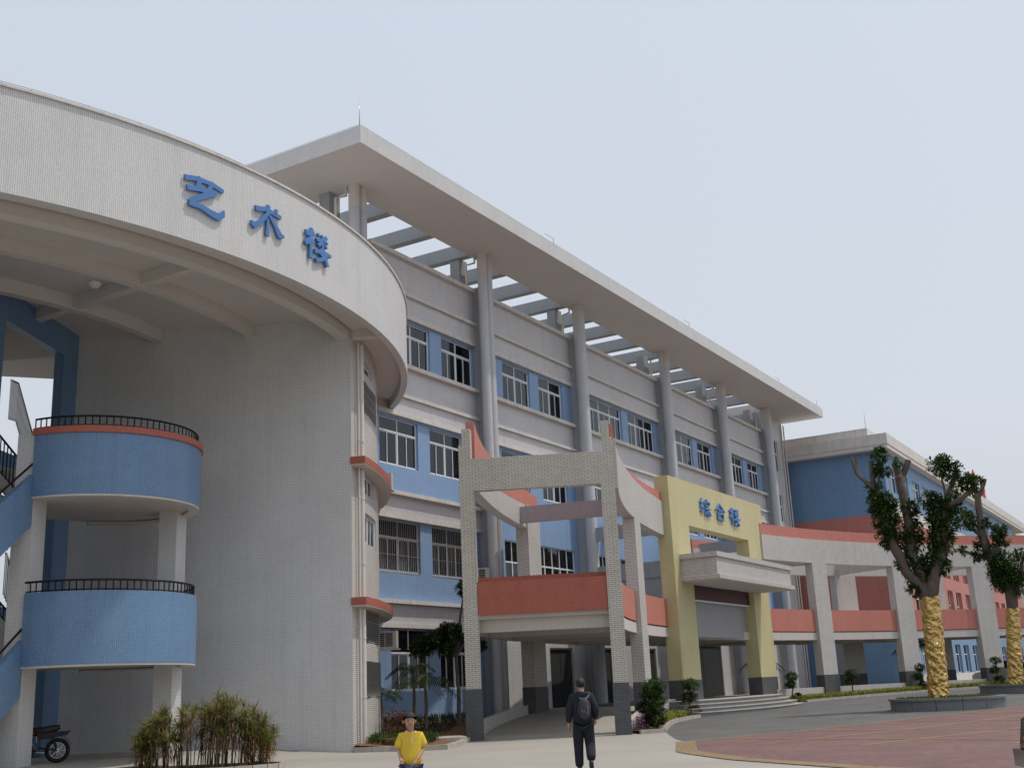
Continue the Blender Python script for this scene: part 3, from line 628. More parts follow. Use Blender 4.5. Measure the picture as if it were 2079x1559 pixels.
# round columns and square piers
cols = [(32.35, 2), (41.45, 2), (50.45, 1), (61.3, 1), (70.5, 1), (79.6, 1)]
for x, n in cols:
    for dx, r in (((0, .31),) if n == 1 else ((-.24, .215), (.22, .205))):
        mb = MB(); mb.tube([(x+dx, 25.8, .4), (x+dx, 25.8, 19.75)], r, 28); c = mb.build('round_column', MT['coltile'], Bm)
        mb = MB(); mb.tube([(x+dx, 25.8, 19.75), (x+dx, 25.8, 20.705)], r+.004, 28); mb.build('column_head', MT['plaster'], c)
    mb = MB(); mb.box(x-.1, x+.1, 25.95, YF, .6, 19.2); mb.build('column_web', MT['grayt'], Bm)
    mb = MB(); mb.box(x-.35, x+.3, 26.95, 27.45, 17, 20.705); mb.build('square_pier', MT['grayt'], Bm)
    mb = MB(); q = (x-.52, 26.2); mb.tube([(q[0]+.3, q[1], 20.7), (q[0]+.3, q[1], 20.35), (q[0]-.1, q[1]+.2, 20.15), (q[0]-.1, q[1]+.2, 19.1)], .05, 8); mb.build('downpipe', MT['pvc'], Bm)
# roof ring and pergola
for i, (x0, x1, y0, y1) in enumerate(((29.5, 85.65, 23.4, 26.42), (29.5, 32.6, 26.42, 41), (80.5, 85.65, 26.42, 41), (32.6, 80.5, 38, 41))):
    mb = MB(); mb.box(x0, x1, y0+(.001 if i else 0), y1, 20.7, 21.34); mb.build('roof_slab', [MT['soffit']], Bm)
mb = MB(); mb.box(29.46, 85.69, 23.36, 23.4, 20.68, 21.36); mb.box(29.46, 29.5, 23.4, 41.04, 20.68, 21.36); mb.box(85.65, 85.69, 23.4, 41.04, 20.68, 21.36); mb.build('roof_fascia', MT['mosaic'], Bm)
x = 35.0
while x < 80:
    mb = MB(); mb.box(x, x+.42, 26.425, 37.995, 20.705, 21.33); mb.build('pergola_beam', MT['grayt'], Bm); x += 3.0
mb = MB(); mb.box(33.7, 80.4, 26.8, 38, 17.0, 17.2); mb.build('roof_deck', MT['concrete'], Bm)
mb = MB(); mb.box(33.7, 80.4, 37.8, 38.05, 16.5, 18.6); mb.build('rear_parapet', MT['grayt'], Bm)
mb = MB()
for x in (43.9, 60, 76): mb.bar((x, 23.5, 21.35), (x, 23.5, 21.75), .025); mb.bar((x-.8, 23.5, 21.73), (x, 23.5, 21.73), .02)
for x in range(30, 85, 2): mb.bar((x, 23.45, 21.34), (x, 23.45, 21.45), .012)
mb.bar((29.6, 23.45, 21.45), (85.5, 23.45, 21.45), .012); mb.bar((29.55, 23.45, 21.45), (29.55, 41, 21.45), .012); mb.build('lightning_wire', MT['steel'], Bm)
for x, y, z, h in ((29.6, 23.5, 21.34, 1.1), (85.2, 23.6, 21.34, .9)):
    mb = MB(); mb.tube([(x, y, z), (x, y, z+h)], [.02, .008], 6); mb.build('lightning_rod', MT['steel'], Bm)
# air conditioners on the facade
def aircon(x, y, z, face, label, grp='outdoor air conditioning units on the main building'):
    a = thing('air_conditioner', label, 'air conditioner', (x, y, z), 0, grp); dx, dy = face
    m = Matrix.Translation((x, y, z)) @ Matrix.Rotation(math.atan2(dy, dx)+math.pi/2, 4, 'Z')
    mb = MB(); mb.box(-.4, .4, 0, .3, 0, .6); mb.build('casing', MT['acwhite'], a, m)
    mb = MB()
    for i in range(7):
        for j in range(2): mb.box(-.3+.3*j, -.04+.3*j, -.006, -.002, .06+i*.07, .105+i*.07)
    mb.build('grille', MT['dark'], a, m)
    mb = MB(); mb.box(-.45, .45, -.05, .45, -.07, -.02); mb.build('bracket', MT['ledge'], a, m)
aircon(33.9, 25.95, 3.2, (-1, -.45), 'outdoor air conditioner beside the ground floor window by the curved wall')
aircon(33.75, 25.95, 9.0, (-1, -.45), 'outdoor air conditioner below the third floor window beside the curved wall')
aircon(53.1, 25.9, 9.0, (-1, -.3), 'outdoor air conditioner behind the brick gate, beside the third round column')
aircon(40.3, 25.95, 5.9, (-1, -.4), 'air conditioner on the second floor seen through the gate, left of the round column')
aircon(72.5, 25.9, 5.1, (-1, -.4), 'outdoor air conditioner right of the porch canopy')
# ------------------------------------------------------------------ curved covered walk
CW = thing('curved_colonnade', 'curved covered walk of white tiled arches with a brick gate end and red parapet', 'colonnade', (34.44, 16.65, 0))
zbf = lambda t: 7.55+.0125*max(0, t-79)
zwf = lambda t: 8.85+.9*(max(0, t-78)/34)**1.3
zrf = lambda t: 9.42+.3*min(1, max(0, t-78)/20)+(.5*(max(0, t-112.4)/3.5)**2)
def arcp(name, m, r0, r1, a0, a1, zb, zt, n, parent=CW, **k):
    mb = MB(); mb.arc(CC, r0, r1, a0, a1, zb, zt, n); return mb.build(name, MT[m], parent, **k)
for a0, a1, n in ((78.9, 30, 46), (116.0, 95.9, 22)):
    arcp('arch_band', 'strip', 36.6, 37.05, min(a0, a1), max(a0, a1), zbf, lambda t: min(zwf(t), 9.69), n)
    arcp('arch_coping', 'redp', 36.66, 37.04, min(a0, a1), max(a0, a1), lambda t: min(zwf(t), 9.69)+.001, zrf, n)
zrr = lambda t: 9.6+.55*(max(0, t-101)/10)+.35*max(0, (t-112)/4)**2
arcp('arch_band', 'strip', 41.5, 41.93, 101, 116.0, lambda t: 8.05+.02*(t-101), lambda t: 9.05, 16)
arcp('arch_coping', 'redp', 41.50, 41.80, 101, 115.6, 9.051, zrr, 16)
arcp('arch_band', 'strip', 41.8, 42.2, 30, 77, 7.55, 8.8, 40)
arcp('arch_coping', 'redp', 41.86, 42.18, 30, 77, 8.801, 9.3, 40)
def col_(t0, t1, r0, r1, zt):
    x = pol(CC, r0, (t0+t1)/2)[0]; c = arcp('column', 'strip', r0, r1, t0, t1, 1.63, zt, 3); arcp('column_base', 'graybase', r0-.012, r1+.012, t0-.02, t1+.02, hg(x)-.1, 1.629, 3, c)
for t0, t1 in ((103.75, 105.8), (69.7, 71.68), (58.76, 60.84), (49.06, 51.14), (38.9, 41), (30, 31.5)): col_(t0, t1, 36.6, 37.08, zbf((t0+t1)/2)-.001)
col_(101.0, 103.3, 41.44, 41.97, 9.05)
for t0, t1 in ((68.5, 70.5), (57.7, 59.95), (48.2, 50.2), (37.5, 39.5)): col_(t0, t1, 41.8, 42.35, 7.549)
# parapets, deck
for a, b, n in ((96.2, 116.2, 22), (30, 78.3, 46)):
    arcp('parapet', 'redp', 36.78, 36.92, a, b, 3.9, 5.05, n, label='red parapet band of the upper walkway, coloured in its sunlit salmon tone')
arcp('parapet', 'red', 41.7, 41.85, 103.4, 115.9, 3.9, 5.05, 16); arcp('parapet', 'red', 41.95, 42.1, 30, 77, 3.9, 5.05, 30)
arcp('deck', 'soffit', 36.93, 41.94, 30, 116.2, 3.84, 4.0, 80)
for t in (115.6, 110, 104.7, 99.5, 94, 88, 82, 76, 70.6, 65, 59.8, 55, 50.1, 45, 40):
    mb = MB(); d = pol((0, 0), 1, t); mb.obox(CC, d, (-d[1], d[0]), 4.9, .28, 3.42, 3.838, 36.98, -.14); mb.build('deck_beam', MT['plaster'], CW)
arcp('rim_beam', 'plaster', 36.80, 36.98, 30, 116.2, 3.45, 3.838, 70); arcp('rim_beam', 'plaster', 41.9, 42.08, 30, 116.2, 3.45, 3.838, 70)
fz = lambda t: .70 if t < 101 else .70-.62*min(1, (t-101)/13.5)
arcp('walk_floor', 'concrete', 36.7, 42.3, 30, 115.5, -.1, fz, 60)
mb = MB(); mb.box(43.5, 85.5, 24.3, 26.49, 0, .69); mb.build('walk_floor', MT['concrete'], CW)
# radial beams
d = pol((0, 0), 1, 104.2); mb = MB(); mb.obox(CC, d, (-d[1], d[0]), 4.44, .35, 8.2, 8.85, 37.055, -.17); mb.build('cross_beam', MT['lav'], CW, label='lilac grey mosaic cross beam between the two arches')
for t in (70.7, 59.6, 50.1, 40):
    d = pol((0, 0), 1, t); mb = MB(); mb.obox(CC, d, (-d[1], d[0]), 4.74, .3, 7.56, 8.2, 37.055, -.15); mb.build('cross_beam', MT['strip'], CW)
for x in (50.5, 61.2):
    mb = MB(); mb.box(x-.17, x+.17, 20.6, 25.5, 8.43, 9.07); mb.build('cross_beam', MT['grayt'], CW)
    mb = MB(); mb.box(x-.17, x+.17, 20.6, 25.5, 6.4, 7.16); mb.build('cross_beam', MT['grayt'], CW)
    mb = MB(); mb.box(x-.1, x+.1, 20.8, 25.5, 4.01, 6.39); mb.build('side_panel', MT['grayt'], CW)
# low planter walls
arcp('low_wall', 'strip', 36.68, 36.84, 95.9, 115.2, -.1, lambda t: .9-.03*max(0, t-98)-.0012*max(0, t-104)**2, 24)
arcp('low_wall', 'strip', 36.68, 36.84, 30, 78.6, -.1, 1.0, 46)
arcp('low_wall', 'strip', 41.75, 41.93, 103.4, 115.3, -.1, lambda t: .95-.035*(t-103), 14)
# gate
P0 = (34.44, 16.65); ga = (-.447, .894); gd = e2
GT = 'gate'
def gbox(name, m, s0, s1, z0, z1, d0=0, d1=.42, parent=CW, **k):
    mb = MB(); mb.obox(P0, ga, gd, s1-s0, d1-d0, z0, z1, s0, d0); return mb.build(name, MT[m], parent, **k)
for s0, s1 in ((-.03, .45), (4.76, 5.24)):
    c = gbox('gate_column', GT, s0, s1, 1.62, 8.13); gbox('column_base', 'graybase', s0-.02, s1+.03, -.1, 1.619, -.012, .435, c)
gbox('gate_beam', GT, -.03, 5.24, 8.131, 9.23, label='cream brick tiled beam across the top of the gate')
for s0, s1, h0, h1 in ((-.03, .33, .05, .33), (4.82, 5.24, 4.82, 5.12)):
    c = gbox('gate_horn', GT, s0, s1, 9.231, 9.7); gbox('gate_horn', GT, h0, h1, 9.701, 10.28)
gbox('parapet', 'red', .46, 4.75, 3.97, 5.05, .06, .2, label='terracotta mosaic parapet across the gate')
gbox('parapet', 'red', .3, 4.9, 3.98, 5.24, .6, .74)
# ------------------------------------------------------------------ yellow portal with canopy and steps
YP = thing('yellow_portal', 'tall yellow tiled portal frame around the main entrance', 'portal', (52.4, 20, .8))
mb = MB(); gridwall(mb, lambda u, d: (u, 19.8+d), 46.38, 58.45, 1.64, 10.42, [(48.4, 56.1, 0, 8.38)], .66); mb.build('frame', MT['yellow'], YP)
for a, b in ((46.38, 48.4), (56.1, 58.45)):
    mb = MB(); mb.box(a-.02, b+.02, 19.78, 20.48, .1, 1.639); mb.build('post_base', MT['graybase'], YP)
cn = thing('entrance_canopy', 'box shaped white tiled canopy projecting from the yellow portal', 'canopy', (52.1, 18.2, 5.8))
mb = MB(); mb.box(47.1, 57.1, 18.13, 19.795, 5.99, 6.75); mb.build('canopy_body', MT['strip'], cn)
mb = MB(); mb.box(47.02, 57.18, 18.05, 19.796, 6.751, 6.97); mb.build('cornice', MT['strip'], cn)
mb = MB(); mb.box(47.0, 57.22, 18.0, 19.797, 5.80, 5.989); mb.build('cornice', MT['strip'], cn)
mb = MB(); mb.box(47.06, 57.16, 18.06, 19.79, 5.77, 5.799); mb.build('canopy_soffit', MT['soffit'], cn)
bn = thing('entrance_banner', 'dark red banner strip hanging between the yellow posts under the canopy', 'banner', (52.2, 20, 5.4))
mb = MB(); mb.box(48.41, 56.09, 20.05, 20.1, 5.12, 5.78); mb.build('cloth', MT['banner'], bn)
mb = MB(); mb.box(48.41, 56.09, 20.03, 20.1, 5.06, 5.119); mb.build('rail', MT['alu'], bn)
mb = MB(); mb.box(48.41, 56.09, 20.3, 20.44, 3.5, 5.05); mb.build('parapet', MT['grayt'], YP)
sg = thing('main_building_sign', 'three blue Chinese characters 综合楼 on the yellow portal', 'sign', (52.2, 19.8, 9))
for G, x0, x1, z0, z1 in ((G_ZONG, 49.8, 51.05, 8.98, 9.82), (G_HE, 51.75, 52.95, 8.98, 9.8), (G_LOU, 53.6, 54.95, 8.93, 9.78)):
    glyph(sg, G, lambda x, y, d, x0=x0, x1=x1, z0=z0, z1=z1: (x0+(x1-x0)*x, 19.795-d*1.4, z0+(z1-z0)*y))
es = thing('entrance_steps', 'four grey granite steps in front of the yellow portal', 'steps', (51, 18, .2))
fl = [(44.95, 18.6), (46.2, 18.1), (48.5, 17.72), (51.5, 17.55), (55, 17.75), (57.9, 18.35)]
for k in range(4):
    pts = [(x+.02*k-.12*k*(i == 5), y+.33*k) for i, (x, y) in enumerate(fl)]+[(57.6-.1*k, 20.0), (45.2+.03*k, 20.0)]
    mb = MB(); mb.prism(pts, .0, .2+.15*(k+1)-.03); s_ = mb.build('step', MT['granite'], es)
    mb = MB(); mb.prism([(x, y-.03 if i < 6 else y) for i, (x, y) in enumerate(pts)], .2+.15*(k+1)-.029, .2+.15*(k+1)); mb.build('tread', MT['kerb'], s_)
mb = MB(); mb.box(45.3, 57.5, 20.0, 24.29, .2, .795); mb.build('landing', MT['granite'], es)
# ------------------------------------------------------------------ wing at right
RWg = thing('red_and_blue_wing', 'blue and red teaching wing with a white roof overhang at the right', 'building', (86, 19.4, 0))
wy = 19.4
def wwall(m, z0, z1, ops=(), y=wy, **k):
    mb = MB(); gridwall(mb, lambda u, d: (u, y+d), 86, 147, z0, z1, list(ops), .35); mb.build('wall', MT[m], RWg, **k)
w4r = []; x = 87.0
while x < 145: w4r += [(x, x+2.6), (x+3.6, x+6.4)]; x += 8.0
wwall('bluew', 13.95, 17.6, [(a, b, 14.7, 16.5) for a, b in w4r]); wwall('ledge', 12.95, 13.949, label='pale band below the top floor windows of the wing')
w3r = [(a+.3, b, 9.2, 10.6) for a, b in w4r]; w2r = [(a+.3, b, 5.6, 8.2) for a, b in w4r]; w1r = [(a+.2, b, 1.4, 3.7) for a, b in w4r]
wwall('redw', 4.75, 12.949, w3r+w2r); wwall('bluew', 0.3, 4.749, w1r)
mb = MB(); mb.box(86, 147, wy-.06, wy-.001, .3, 1.35); mb.build('plinth', MT['ledge'], RWg)
for a, b in w4r: window(RWg, Tm(a, wy+.12, 14.7), b-a, 1.8, 2, 1.25, slide=False)
for a, b, c, d in w3r: window(RWg, Tm(a, wy+.3, c), b-a, d-c, 2, d-c, slide=False)
for a, b, c, d in w2r: window(RWg, Tm(a, wy+.3, c), b-a, d-c, 2, 1.4, slide=False)
for a, b, c, d in w1r: window(RWg, Tm(a, wy+.2, c), b-a, d-c, 2, 1.5, slide=False)
for m, z0, z1 in (('bluew', 12.93, 17.6), ('redw', 4.3, 12.929), ('bluew', .3, 4.299)):
    for x in (86, 146.7): mb = MB(); mb.box(x, x+.3, wy+.351, 45, z0, z1); mb.build('end_wall', MT[m], RWg)
mb = MB(); mb.box(86.31, 146.6, 25, 25.2, 0, 17.5); mb.build('room_lining', MT['room'], RWg)
mb = MB(); mb.box(85.98, 154, 18.75, 45, 17.92, 18.72); mb.box(85.2, 85.975, 18.75, 45, 17.92, 18.72); mb.build('roof_slab', MT['ledge'], RWg)
mb = MB(); mb.box(85.25, 153.9, 18.8, 45, 17.6, 17.918); mb.build('eaves_soffit', MT['soffit'], RWg)
mb = MB(); mb.box(85.6, 150, 20.2, 20.45, 18.721, 19.35); mb.box(85.6, 85.85, 20.451, 45, 18.721, 19.35); mb.build('roof_parapet', MT['ledge'], RWg)
for x, y in ((85.8, 20.3), (85.7, 27)):
    mb = MB(); mb.tube([(x, y, 19.35), (x, y, 20.9)], [.02, .008], 6); mb.build('lightning_rod', MT['steel'], RWg)
rs = thing('roof_sign', 'red character sign standing on the roof edge of the right wing, behind the tree tops', 'sign', (125, 19, 18.7))
for G, x0 in ((G_HE, 121.5), (G_LOU, 126.0)):
    glyph(rs, G, lambda x, y, d, x0=x0: (x0+2.2*x, 19.0-d, 18.8+2.3*y), .12, 'signred')
mb = MB(); mb.box(120.5, 129.5, 19.05, 19.15, 18.73, 18.82); [mb.bar((x, 19.1, 18.75), (x, 19.1, 20.6), .06) for x in (121.5, 123.5, 126, 128)]; mb.build('sign_frame', MT['steel'], rs)
hb = thing('far_building', 'building with haze tinted blue grey walls far behind the right end of the wing', 'building', (175, 22, 0))
mb = MB(); gridwall(mb, lambda u, d: (u, 26+d), 172, 215, 0, 22, [(174+4*i, 176.4+4*i, 2+3.6*j, 3.8+3.6*j) for i in range(10) for j in range(5)], .3); mb.build('wall', mat('haze_tinted_wall', (.28, .31, .36), .8), hb)  # distance haze is put into the blue-grey wall colour
mb = MB(); mb.box(172.3, 215, 28, 40, 0, 21.9); mb.build('room_lining', MT['dark'], hb)
mb = MB(); mb.box(171.5, 215.5, 25.5, 40, 22.01, 22.5); mb.build('roof', MT['ledge'], hb)
# ------------------------------------------------------------------ planting beds and kerbs
kg = [(26.85, 21.75), (27.3, 20.75), (27.35, 19.75), (27.75, 19.2), (28.5, 19.45), (29.9, 20.15), (32.0, 21.25)]
kerb('garden_kerb', kg, ln=.5, h=.14)
kb = [(34.6, 16.4), (35.2, 15.85), (36.6, 16.4), (38.6, 17.2), (40.4, 17.85), (42.3, 18.35), (44.0, 18.6), (45.0, 18.65)]
kerb('bed_kerb', kb, ln=.55, h=.13)
kerb('bed_kerb', [pol(CC, 35.55, 77.4-1.0*i) for i in range(0, 46)], ln=.62, h=.13)
def hgarden(x, y): return .1+.42*min(1, max(0, (y-20.5)/5))
mb = MB(); gpoly = kg+[(33.1, 21.8), pol(CC, 41.74, 108), pol(CC, 41.74, 103.6), (42.3, 26.45), (33.8, 26.45), (31.5, 24.4), (28.5, 22.6)]
import bmesh
def terrain(name, poly, hf, m, step=.5, **k):
    bm = bmesh.new(); vs = [bm.verts.new((x, y, 0)) for x, y in poly]; bm.faces.new(vs)
    xs = [p[0] for p in poly]; ys = [p[1] for p in poly]
    x = math.ceil(min(xs)/step)*step
    while x < max(xs): bmesh.ops.bisect_plane(bm, geom=bm.verts[:]+bm.edges[:]+bm.faces[:], plane_co=(x, 0, 0), plane_no=(1, 0, 0)); x += step
    y = math.ceil(min(ys)/step)*step
    while y < max(ys): bmesh.ops.bisect_plane(bm, geom=bm.verts[:]+bm.edges[:]+bm.faces[:], plane_co=(0, y, 0), plane_no=(0, 1, 0)); y += step
    for v in bm.verts: v.co.z = hf(v.co.x, v.co.y)
    bmesh.ops.triangulate(bm, faces=bm.faces[:]); bmesh.ops.recalc_face_normals(bm, faces=bm.faces[:])
    if sum(f.normal.z for f in bm.faces) < 0: bmesh.ops.reverse_faces(bm, faces=bm.faces[:])
    me = bpy.data.meshes.new(name); bm.to_mesh(me); bm.free(); me.materials.append(MT[m]); o = bpy.data.objects.new(name, me); place(o, None); return reg(o, kind='structure', **k)
terrain('garden_bed', gpoly, hgarden, 'soil')
terrain('front_bed', kb+[pol(CC, 36.66, t) for t in (96.2, 99, 102, 105, 108, 111, 114, 115.6)], lambda x, y: hg(x)+.1, 'soil', 1.0)
terrain('front_bed', [pol(CC, 35.55, t) for t in range(77, 31, -2)]+[pol(CC, 36.66, t) for t in range(33, 79, 2)], lambda x, y: hg(x)+.1, 'soil', 1.0)
# leaves ---------------------------------------------------------------
def leaf(mb, p, d, ln, w, droop=.3, up=Vector((0, 0, 1)), seg=1):
    d = d.normalized(); s = d.cross(up); s = s.normalized() if s.length > .05 else Vector((1, 0, 0))
    if seg == 1:
        q = p+d*ln*.5; e = p+d*ln-up*ln*droop
        mb.face([p, q-s*w/2, e, q+s*w/2])
    else:
        a = p; wa = w*.35
        for i in range(1, seg+1):
            t = i/seg; b = p+d*ln*t-up*ln*droop*t*t; wb = w*(1-t)**.6*(.9 if i < seg else 0)
            mb.face([a-s*wa/2, b-s*wb/2, b+s*wb/2, a+s*wa/2] if wb > 0 else [a-s*wa/2, b, a+s*wa/2]); a, wa = b, wb
def rv(): 
    while True:
        v = Vector((random.uniform(-1, 1), random.uniform(-1, 1), random.uniform(-1, 1)))
        if .05 < v.length < 1: return v
def clump(mb, c, r, n, ln=.12, w=.05, fill=.55, flat=1.0):
    c = Vector(c)
    k = max(3, n//14)
    tw_ = [rv().normalized()*r*random.uniform(fill, 1.05) for _ in range(k)]
    for _ in range(n):
        t = random.choice(tw_)+rv()*r*.3; t.z *= flat
        d = (t.normalized()*.6+rv()*.8+Vector((0, 0, .1)))
        leaf(mb, c+t, d, ln*random.uniform(.7, 1.3), w*random.uniform(.8, 1.3), random.uniform(0, .4))
def kind(o, k='stuff'): o['kind'] = k; return o
# pruned trees wrapped in foil ----------------------------------------
T1 = dict(T=[[46.74, 9.61, .5], [46.76, 9.52, 2.54], [46.77, 9.45, 4.34]],
 A1=[[46.74, 9.58, 4.3], [46.66, 9.77, 4.81], [46.54, 10.16, 5.33], [46.47, 10.33, 5.98], [46.38, 10.52, 6.41], [46.32, 10.6, 7.1], [46.26, 10.71, 7.94], [46.18, 10.88, 8.61]],
 A2=[[46.18, 10.86, 8.5], [45.89, 10.95, 8.75], [45.82, 11.16, 8.95], [45.77, 11.41, 9.29], [45.74, 11.55, 10.01]], A2b=[[45.8, 11.38, 9.3], [45.87, 11.4, 9.6], [45.88, 11.37, 10.03]], A3=[[46.18, 10.88, 8.5], [46.08, 10.89, 9.07], [46.08, 10.87, 9.8]], A4=[[46.15, 10.8, 8.5], [46.15, 10.6, 9.2], [46.14, 10.58, 10.0]],
 B1=[[46.78, 9.45, 4.3], [46.8, 9.73, 5.31], [46.85, 9.92, 5.97], [46.93, 9.92, 6.85], [47.01, 9.93, 7.56], [47.08, 10.01, 8.52], [47.15, 10.09, 9.11]], B2=[[47.12, 10.05, 8.95], [47.25, 10.11, 9.3], [47.23, 10.21, 9.76]], B3=[[47.12, 10.05, 8.85], [47.4, 9.99, 9.2], [47.53, 9.73, 9.83]],
 C1=[[46.78, 9.42, 4.3], [46.8, 9.19, 5.08], [46.85, 8.85, 5.69], [46.86, 8.7, 6.49], [46.87, 8.55, 7.29], [46.89, 8.31, 7.82]], C2=[[46.89, 8.33, 7.75], [47.2, 8.38, 8.1], [47.33, 8.15, 8.64], [47.39, 7.87, 9.01]], C3=[[46.89, 8.33, 7.7], [46.5, 8.1, 7.76], [46.4, 7.73, 7.88], [46.47, 7.36, 8.16], [46.5, 7.24, 8.46]], C4=[[46.95, 8.35, 7.9], [47.17, 8.46, 8.71], [47.2, 8.5, 9.2]])
R1 = dict(T=[.34, .30, .31], A1=[.24, .22, .19, .18, .17, .16, .15, .13], A2=[.09, .085, .08, .07, .05], A2b=[.05, .045, .04], A3=[.11, .10, .085], A4=[.04, .03, .02], B1=[.22, .20, .19, .19, .18, .17, .17], B2=[.14, .14, .14], B3=[.12, .12, .13], C1=[.25, .23, .21, .19, .17, .14], C2=[.10, .09, .09, .08], C3=[.12, .11, .10, .09, .06], C4=[.05, .04, .02])
CL1 = [[46.1, 10.77, 8.4, .37], [46.24, 10.6, 8.02, .42], [46.21, 10.74, 7.61, .44], [46.27, 10.44, 7.54, .29], [46.38, 10.41, 6.95, .34], [46.33, 10.64, 6.78, .34], [46.53, 10.63, 6.52, .29], [46.14, 10.56, 9.98, .27], [46.15, 10.54, 9.41, .27], [46.19, 10.29, 9.29, .12], [47.1, 9.86, 7.93, .29], [47.12, 9.74, 7.46, .27], [47.0, 9.84, 6.85, .39], [46.99, 9.9, 6.39, .39], [46.62, 10.22, 5.71, .29], [46.81, 9.77, 5.32, .39], [47.16, 10.05, 9.77, .15], [47.27, 8.48, 9.43, .39], [47.24, 8.12, 9.09, .34], [46.56, 7.42, 8.45, .34], [46.61, 7.16, 8.56, .24], [46.87, 8.93, 8.08, .29], [46.91, 8.73, 7.69, .44], [46.84, 8.09, 7.79, .34], [46.93, 8.63, 7.17, .49], [46.89, 8.83, 6.6, .44], [46.94, 8.62, 6.26, .34], [46.96, 9.03, 5.85, .39], [46.99, 9.39, 5.52, .44], [46.89, 8.85, 5.46, .24], [46.96, 9.52, 5.17, .24], [46.47, 9.93, 4.59, .24]]
T2 = dict(T=[[61.97, 9.09, .69], [62.03, 8.69, 4.37], [62.04, 8.64, 5.5]], A=[[62.04, 8.66, 5.3], [61.99, 8.96, 6.2], [61.93, 9.4, 6.93], [61.91, 9.54, 7.89], [61.91, 9.54, 9.07], [61.91, 9.52, 10.03]], A2=[[61.91, 9.53, 9.91], [61.94, 9.32, 10.25], [61.98, 9.06, 10.87]], A3=[[61.91, 9.52, 9.9], [61.9, 9.6, 10.4]], B=[[61.93, 9.4, 6.85], [61.85, 9.92, 7.1], [61.79, 10.34, 7.25], [61.75, 10.64, 7.45]], D=[[61.91, 9.54, 7.85], [61.87, 9.81, 8.27], [61.82, 10.15, 8.6]], E=[[61.94, 9.33, 7.05], [61.99, 8.94, 7.48], [62.03, 8.7, 8.28]], F=[[62.05, 8.5, 5.4], [62.11, 8.13, 5.85], [62.15, 7.85, 6.86]])
R2 = dict(T=[.32, .27, .30], A=[.27, .24, .22, .19, .17, .16], A2=[.11, .10, .10], A3=[.11, .10], B=[.12, .10, .08, .06], D=[.12, .10, .08], E=[.13, .12, .09], F=[.12, .10, .06])
CL2 = [[61.83, 10.06, 8.89, .45], [61.94, 9.32, 8.64, .26], [62.01, 8.85, 8.12, .38], [62.02, 8.73, 7.81, .32], [61.89, 9.67, 7.72, .32], [61.96, 9.17, 7.03, .45], [62.03, 8.69, 6.24, .7], [62.06, 8.5, 5.7, .58], [61.99, 9.0, 5.91, .51], [62.14, 7.95, 6.93, .26], [61.76, 10.54, 7.39, .19], [61.85, 9.92, 7.1, .26], [61.98, 9.03, 6.5, .45]]
def big_tree(T, R, CL, zg, label, n=230):
    b = T['T'][0]; t = thing('pruned_tree', label, 'tree', b, 0, 'pruned trees with gold foil wrapped trunks')
    def P(l): return [Vector(p) for p in l]
    tr = P(T['T']); k = next(i for i, p in enumerate(tr) if p.z > zg-.05 or i == len(tr)-1)
    mb = MB(); mb.tube(tr, R['T'], 18); mb.build('trunk', MT['bark'], t)
    for key in T:
        if key == 'T': continue
        pts = P(T[key]); q = []; rr = []
        for i in range(len(pts)-1):
            for s in range(3): f = s/3; q.append(pts[i].lerp(pts[i+1], f)+rv()*.02); rr.append((R[key][i]*(1-f)+R[key][i+1]*f)*random.uniform(.92, 1.1))
        q.append(pts[-1]); rr.append(R[key][-1]*.96)
        mb = MB(); mb.tube(q, rr, 12); mb.build('limb', MT['bark'], t)
    # crinkled foil round the trunk
    mb = MB(); n1, n2 = 110, 44; base, top = Vector(b), None
    rows = []
    for i in range(n1+1):
        z = b[2]+(zg-b[2])*i/n1
        seg = 0
        while seg < len(tr)-2 and tr[seg+1].z < z: seg += 1
        f = (z-tr[seg].z)/(tr[seg+1].z-tr[seg].z); c = tr[seg].lerp(tr[seg+1], f); r = R['T'][seg]*(1-f)+R['T'][seg+1]*f+.045
        row = []
        for j in range(n2):
            a = 2*math.pi*j/n2
            from mathutils import noise
            h = noise.noise(Vector((math.cos(a)*1.7, math.sin(a)*1.7, z*5.5+a)))*.055+noise.noise(Vector((math.cos(a)*5, math.sin(a)*5, z*12)))*.03
            row.append((c.x+(r+h)*math.cos(a), c.y+(r+h)*math.sin(a), z+(.03*math.sin(a*5) if i == n1 else 0)))
        rows.append(row)
    for i in range(n1):
        for j in range(n2): k = (j+1) % n2; mb.face([rows[i][j], rows[i][k], rows[i+1][k], rows[i+1][j]])
    mb.build('foil_wrap', MT['gold'], t)
    mb = MB()
    for c in CL:
        clump(mb, c[:3], c[3]*1.12, int(n*(c[3]/.38)**2*2.6), .17, .085, .35)
    kind(mb.build('foliage', MT['leaf'], t))
    return t
big_tree(T1, R1, CL1, 4.3, 'big pruned tree with gold wrapped trunk in the nearer round granite planter')
big_tree(T2, R2, CL2, 4.37, 'pruned tree with gold wrapped trunk in the farther planter at the right edge')
